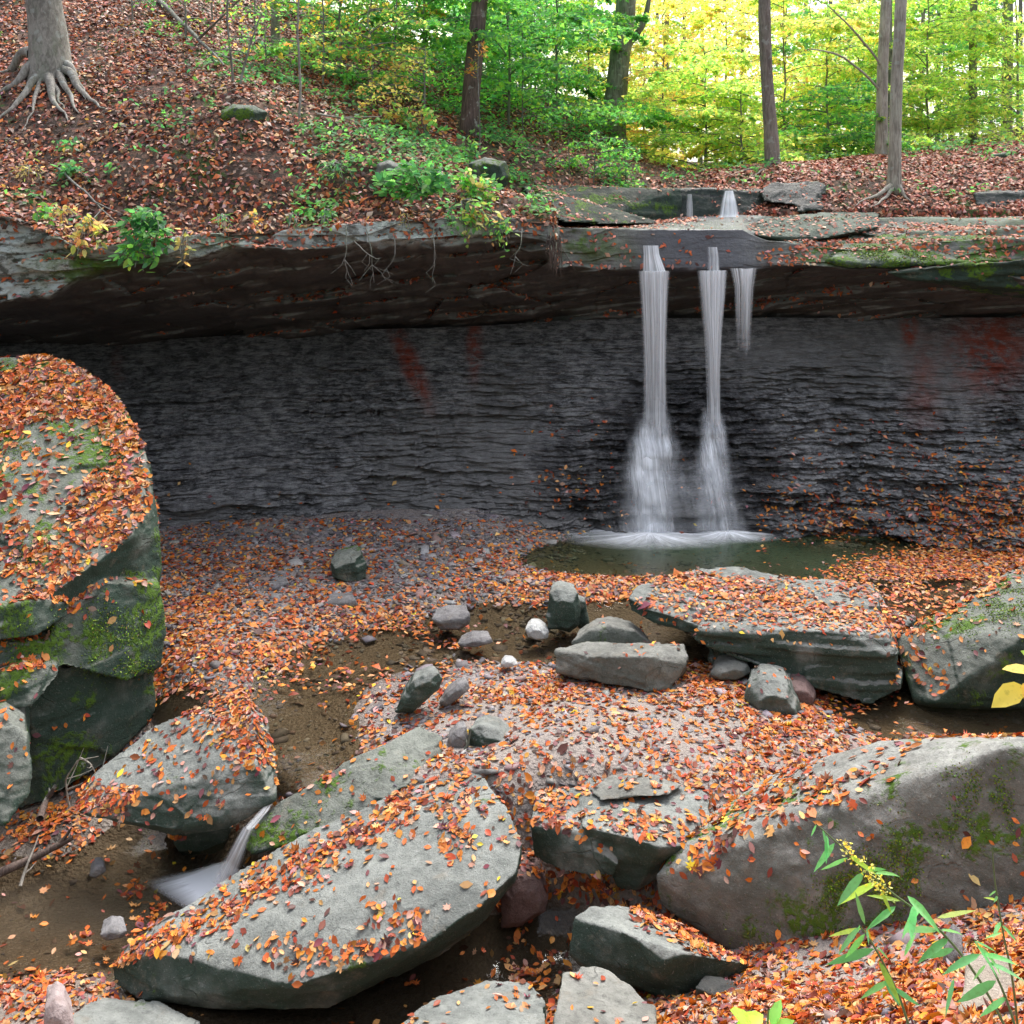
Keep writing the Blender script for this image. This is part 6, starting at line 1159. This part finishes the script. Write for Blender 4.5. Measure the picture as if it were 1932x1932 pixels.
stem_plant('goldenrod', 'arching goldenrod with yellow florets and long green leaves before the massive boulder',
  [[(1915,1975),(1850,1840),(1760,1735),(1700,1700),(1640,1650),(1580,1590),(1540,1555)]],
  [(1540,1556,1528,1580),(1552,1565,1562,1610),(1560,1575,1556,1632),(1575,1590,1535,1640),(1600,1618,1555,1650),(1600,1612,1625,1655),(1632,1640,1672,1642),(1650,1648,1700,1642),(1655,1665,1600,1722),(1630,1645,1580,1700),(1662,1680,1660,1712),(1712,1690,1697,1630),(1700,1700,1636,1680),(1690,1710,1636,1752),(1725,1706,1712,1790),(1735,1715,1722,1800),(1768,1732,1838,1738),(1775,1755,1802,1785),(1770,1755,1706,1805),(1706,1805,1708,1760),(1790,1770,1735,1805),(1800,1790,1768,1800)],
  3.2, LANCE, GW, 801, [(1590,1592),(1598,1600),(1604,1610),(1620,1622),(1628,1632),(1636,1640),(1640,1650),(1650,1656),(1655,1662),(1664,1668),(1672,1680)])
stem_plant('green_plant', 'upright green plant with drooping lance leaves below the goldenrod',
  [[(1725,1975),(1705,1900),(1684,1850),(1655,1795),(1635,1762),(1620,1745)]],
  [(1622,1748,1580,1762),(1626,1752,1578,1785),(1632,1762,1590,1800),(1650,1790,1570,1816),(1622,1745,1615,1760),(1635,1752,1640,1782),(1654,1786,1662,1815),(1658,1812,1680,1870),(1680,1850,1625,1890),(1668,1850,1700,1900),(1684,1862,1740,1885),(1632,1745,1612,1700)], 3.1, LANCE, GW, 803)
stem_plant('green_plant', 'loose green plant at lower right near the border',
  [[(1930,1990),(1905,1900),(1880,1840),(1850,1790),(1838,1775)]],
  [(1838,1775,1900,1812),(1845,1785,1905,1835),(1850,1800,1780,1812),(1860,1815,1932,1862),(1838,1775,1870,1765),(1880,1850,1810,1880),(1800,1845,1792,1925),(1860,1820,1835,1850),(1900,1880,1850,1900),(1890,1760,1862,1785),(1850,1800,1905,1795)], 3.0, LANCE, GW, 805)
stem_plant('broad_leaf_plant', 'bright lime green rounded leaves poking in at the bottom border',
  [[(1450,1990),(1448,1940),(1450,1905)],[(1450,1990),(1430,1950),(1425,1935)]],
  [(1455,1935,1468,1880),(1446,1950,1398,1888),(1440,1955,1400,1935),(1450,1945,1500,1925),(1440,1915,1432,1890)], 2.7, OVAL, [(.38, .62, .05, 4), (.22, .5, .08, 3)], 807)
stem_plant('yellow_leaf_plant', 'yellow and green leaves reaching in from the right border over the dark pool',
  [[(2010,1420),(1980,1330),(1945,1270),(1930,1250)]],
  [(1932,1294,1898,1300),(1936,1288,1922,1328),(1950,1262,1922,1218),(1955,1240,1925,1226),(1955,1300,1975,1350)], 3.0, OVAL, [(.55, .45, .06, 5), (.28, .4, .06, 2)], 809)
stem_plant('stalk_plant', 'thin dark stalk with tiny leaves in front of the massive boulder',
  [[(1925,1990),(1912,1850),(1892,1760),(1876,1660),(1872,1600)]],
  [(1880,1680,1866,1688),(1882,1690,1894,1680),(1884,1700,1870,1712),(1890,1745,1905,1740),(1888,1740,1874,1742)], 3.4, LANCE, GW, 811)

# ------------------------------------------------------------------ autumn haze in the wood
hx = 45.; bm = bmesh.new(); bmesh.ops.create_cube(bm, size=1); 
for v_ in bm.verts: v_.co = Vector((v_.co.x * 2 * hx + 3, v_.co.y * 100 + 26, 11.5 + v_.co.z * 33))
hm = bpy.data.meshes.new('haze'); bm.to_mesh(hm); bm.free()
mh = bpy.data.materials.new('haze_air'); mh.use_nodes = True; mh.node_tree.nodes.clear(); vo = mh.node_tree.nodes.new('ShaderNodeOutputMaterial'); pv = mh.node_tree.nodes.new('ShaderNodeVolumePrincipled')
pv.inputs['Color'].default_value = (.95, .97, 1, 1); pv.inputs['Density'].default_value = HAZE; pv.inputs['Anisotropy'].default_value = .2
mh.node_tree.links.new(pv.outputs[0], vo.inputs['Volume']); hm.materials.append(mh)
if HAZE > 0: tag(link('haze', hm), 'thin autumn haze between the trees', None, None, 'stuff')
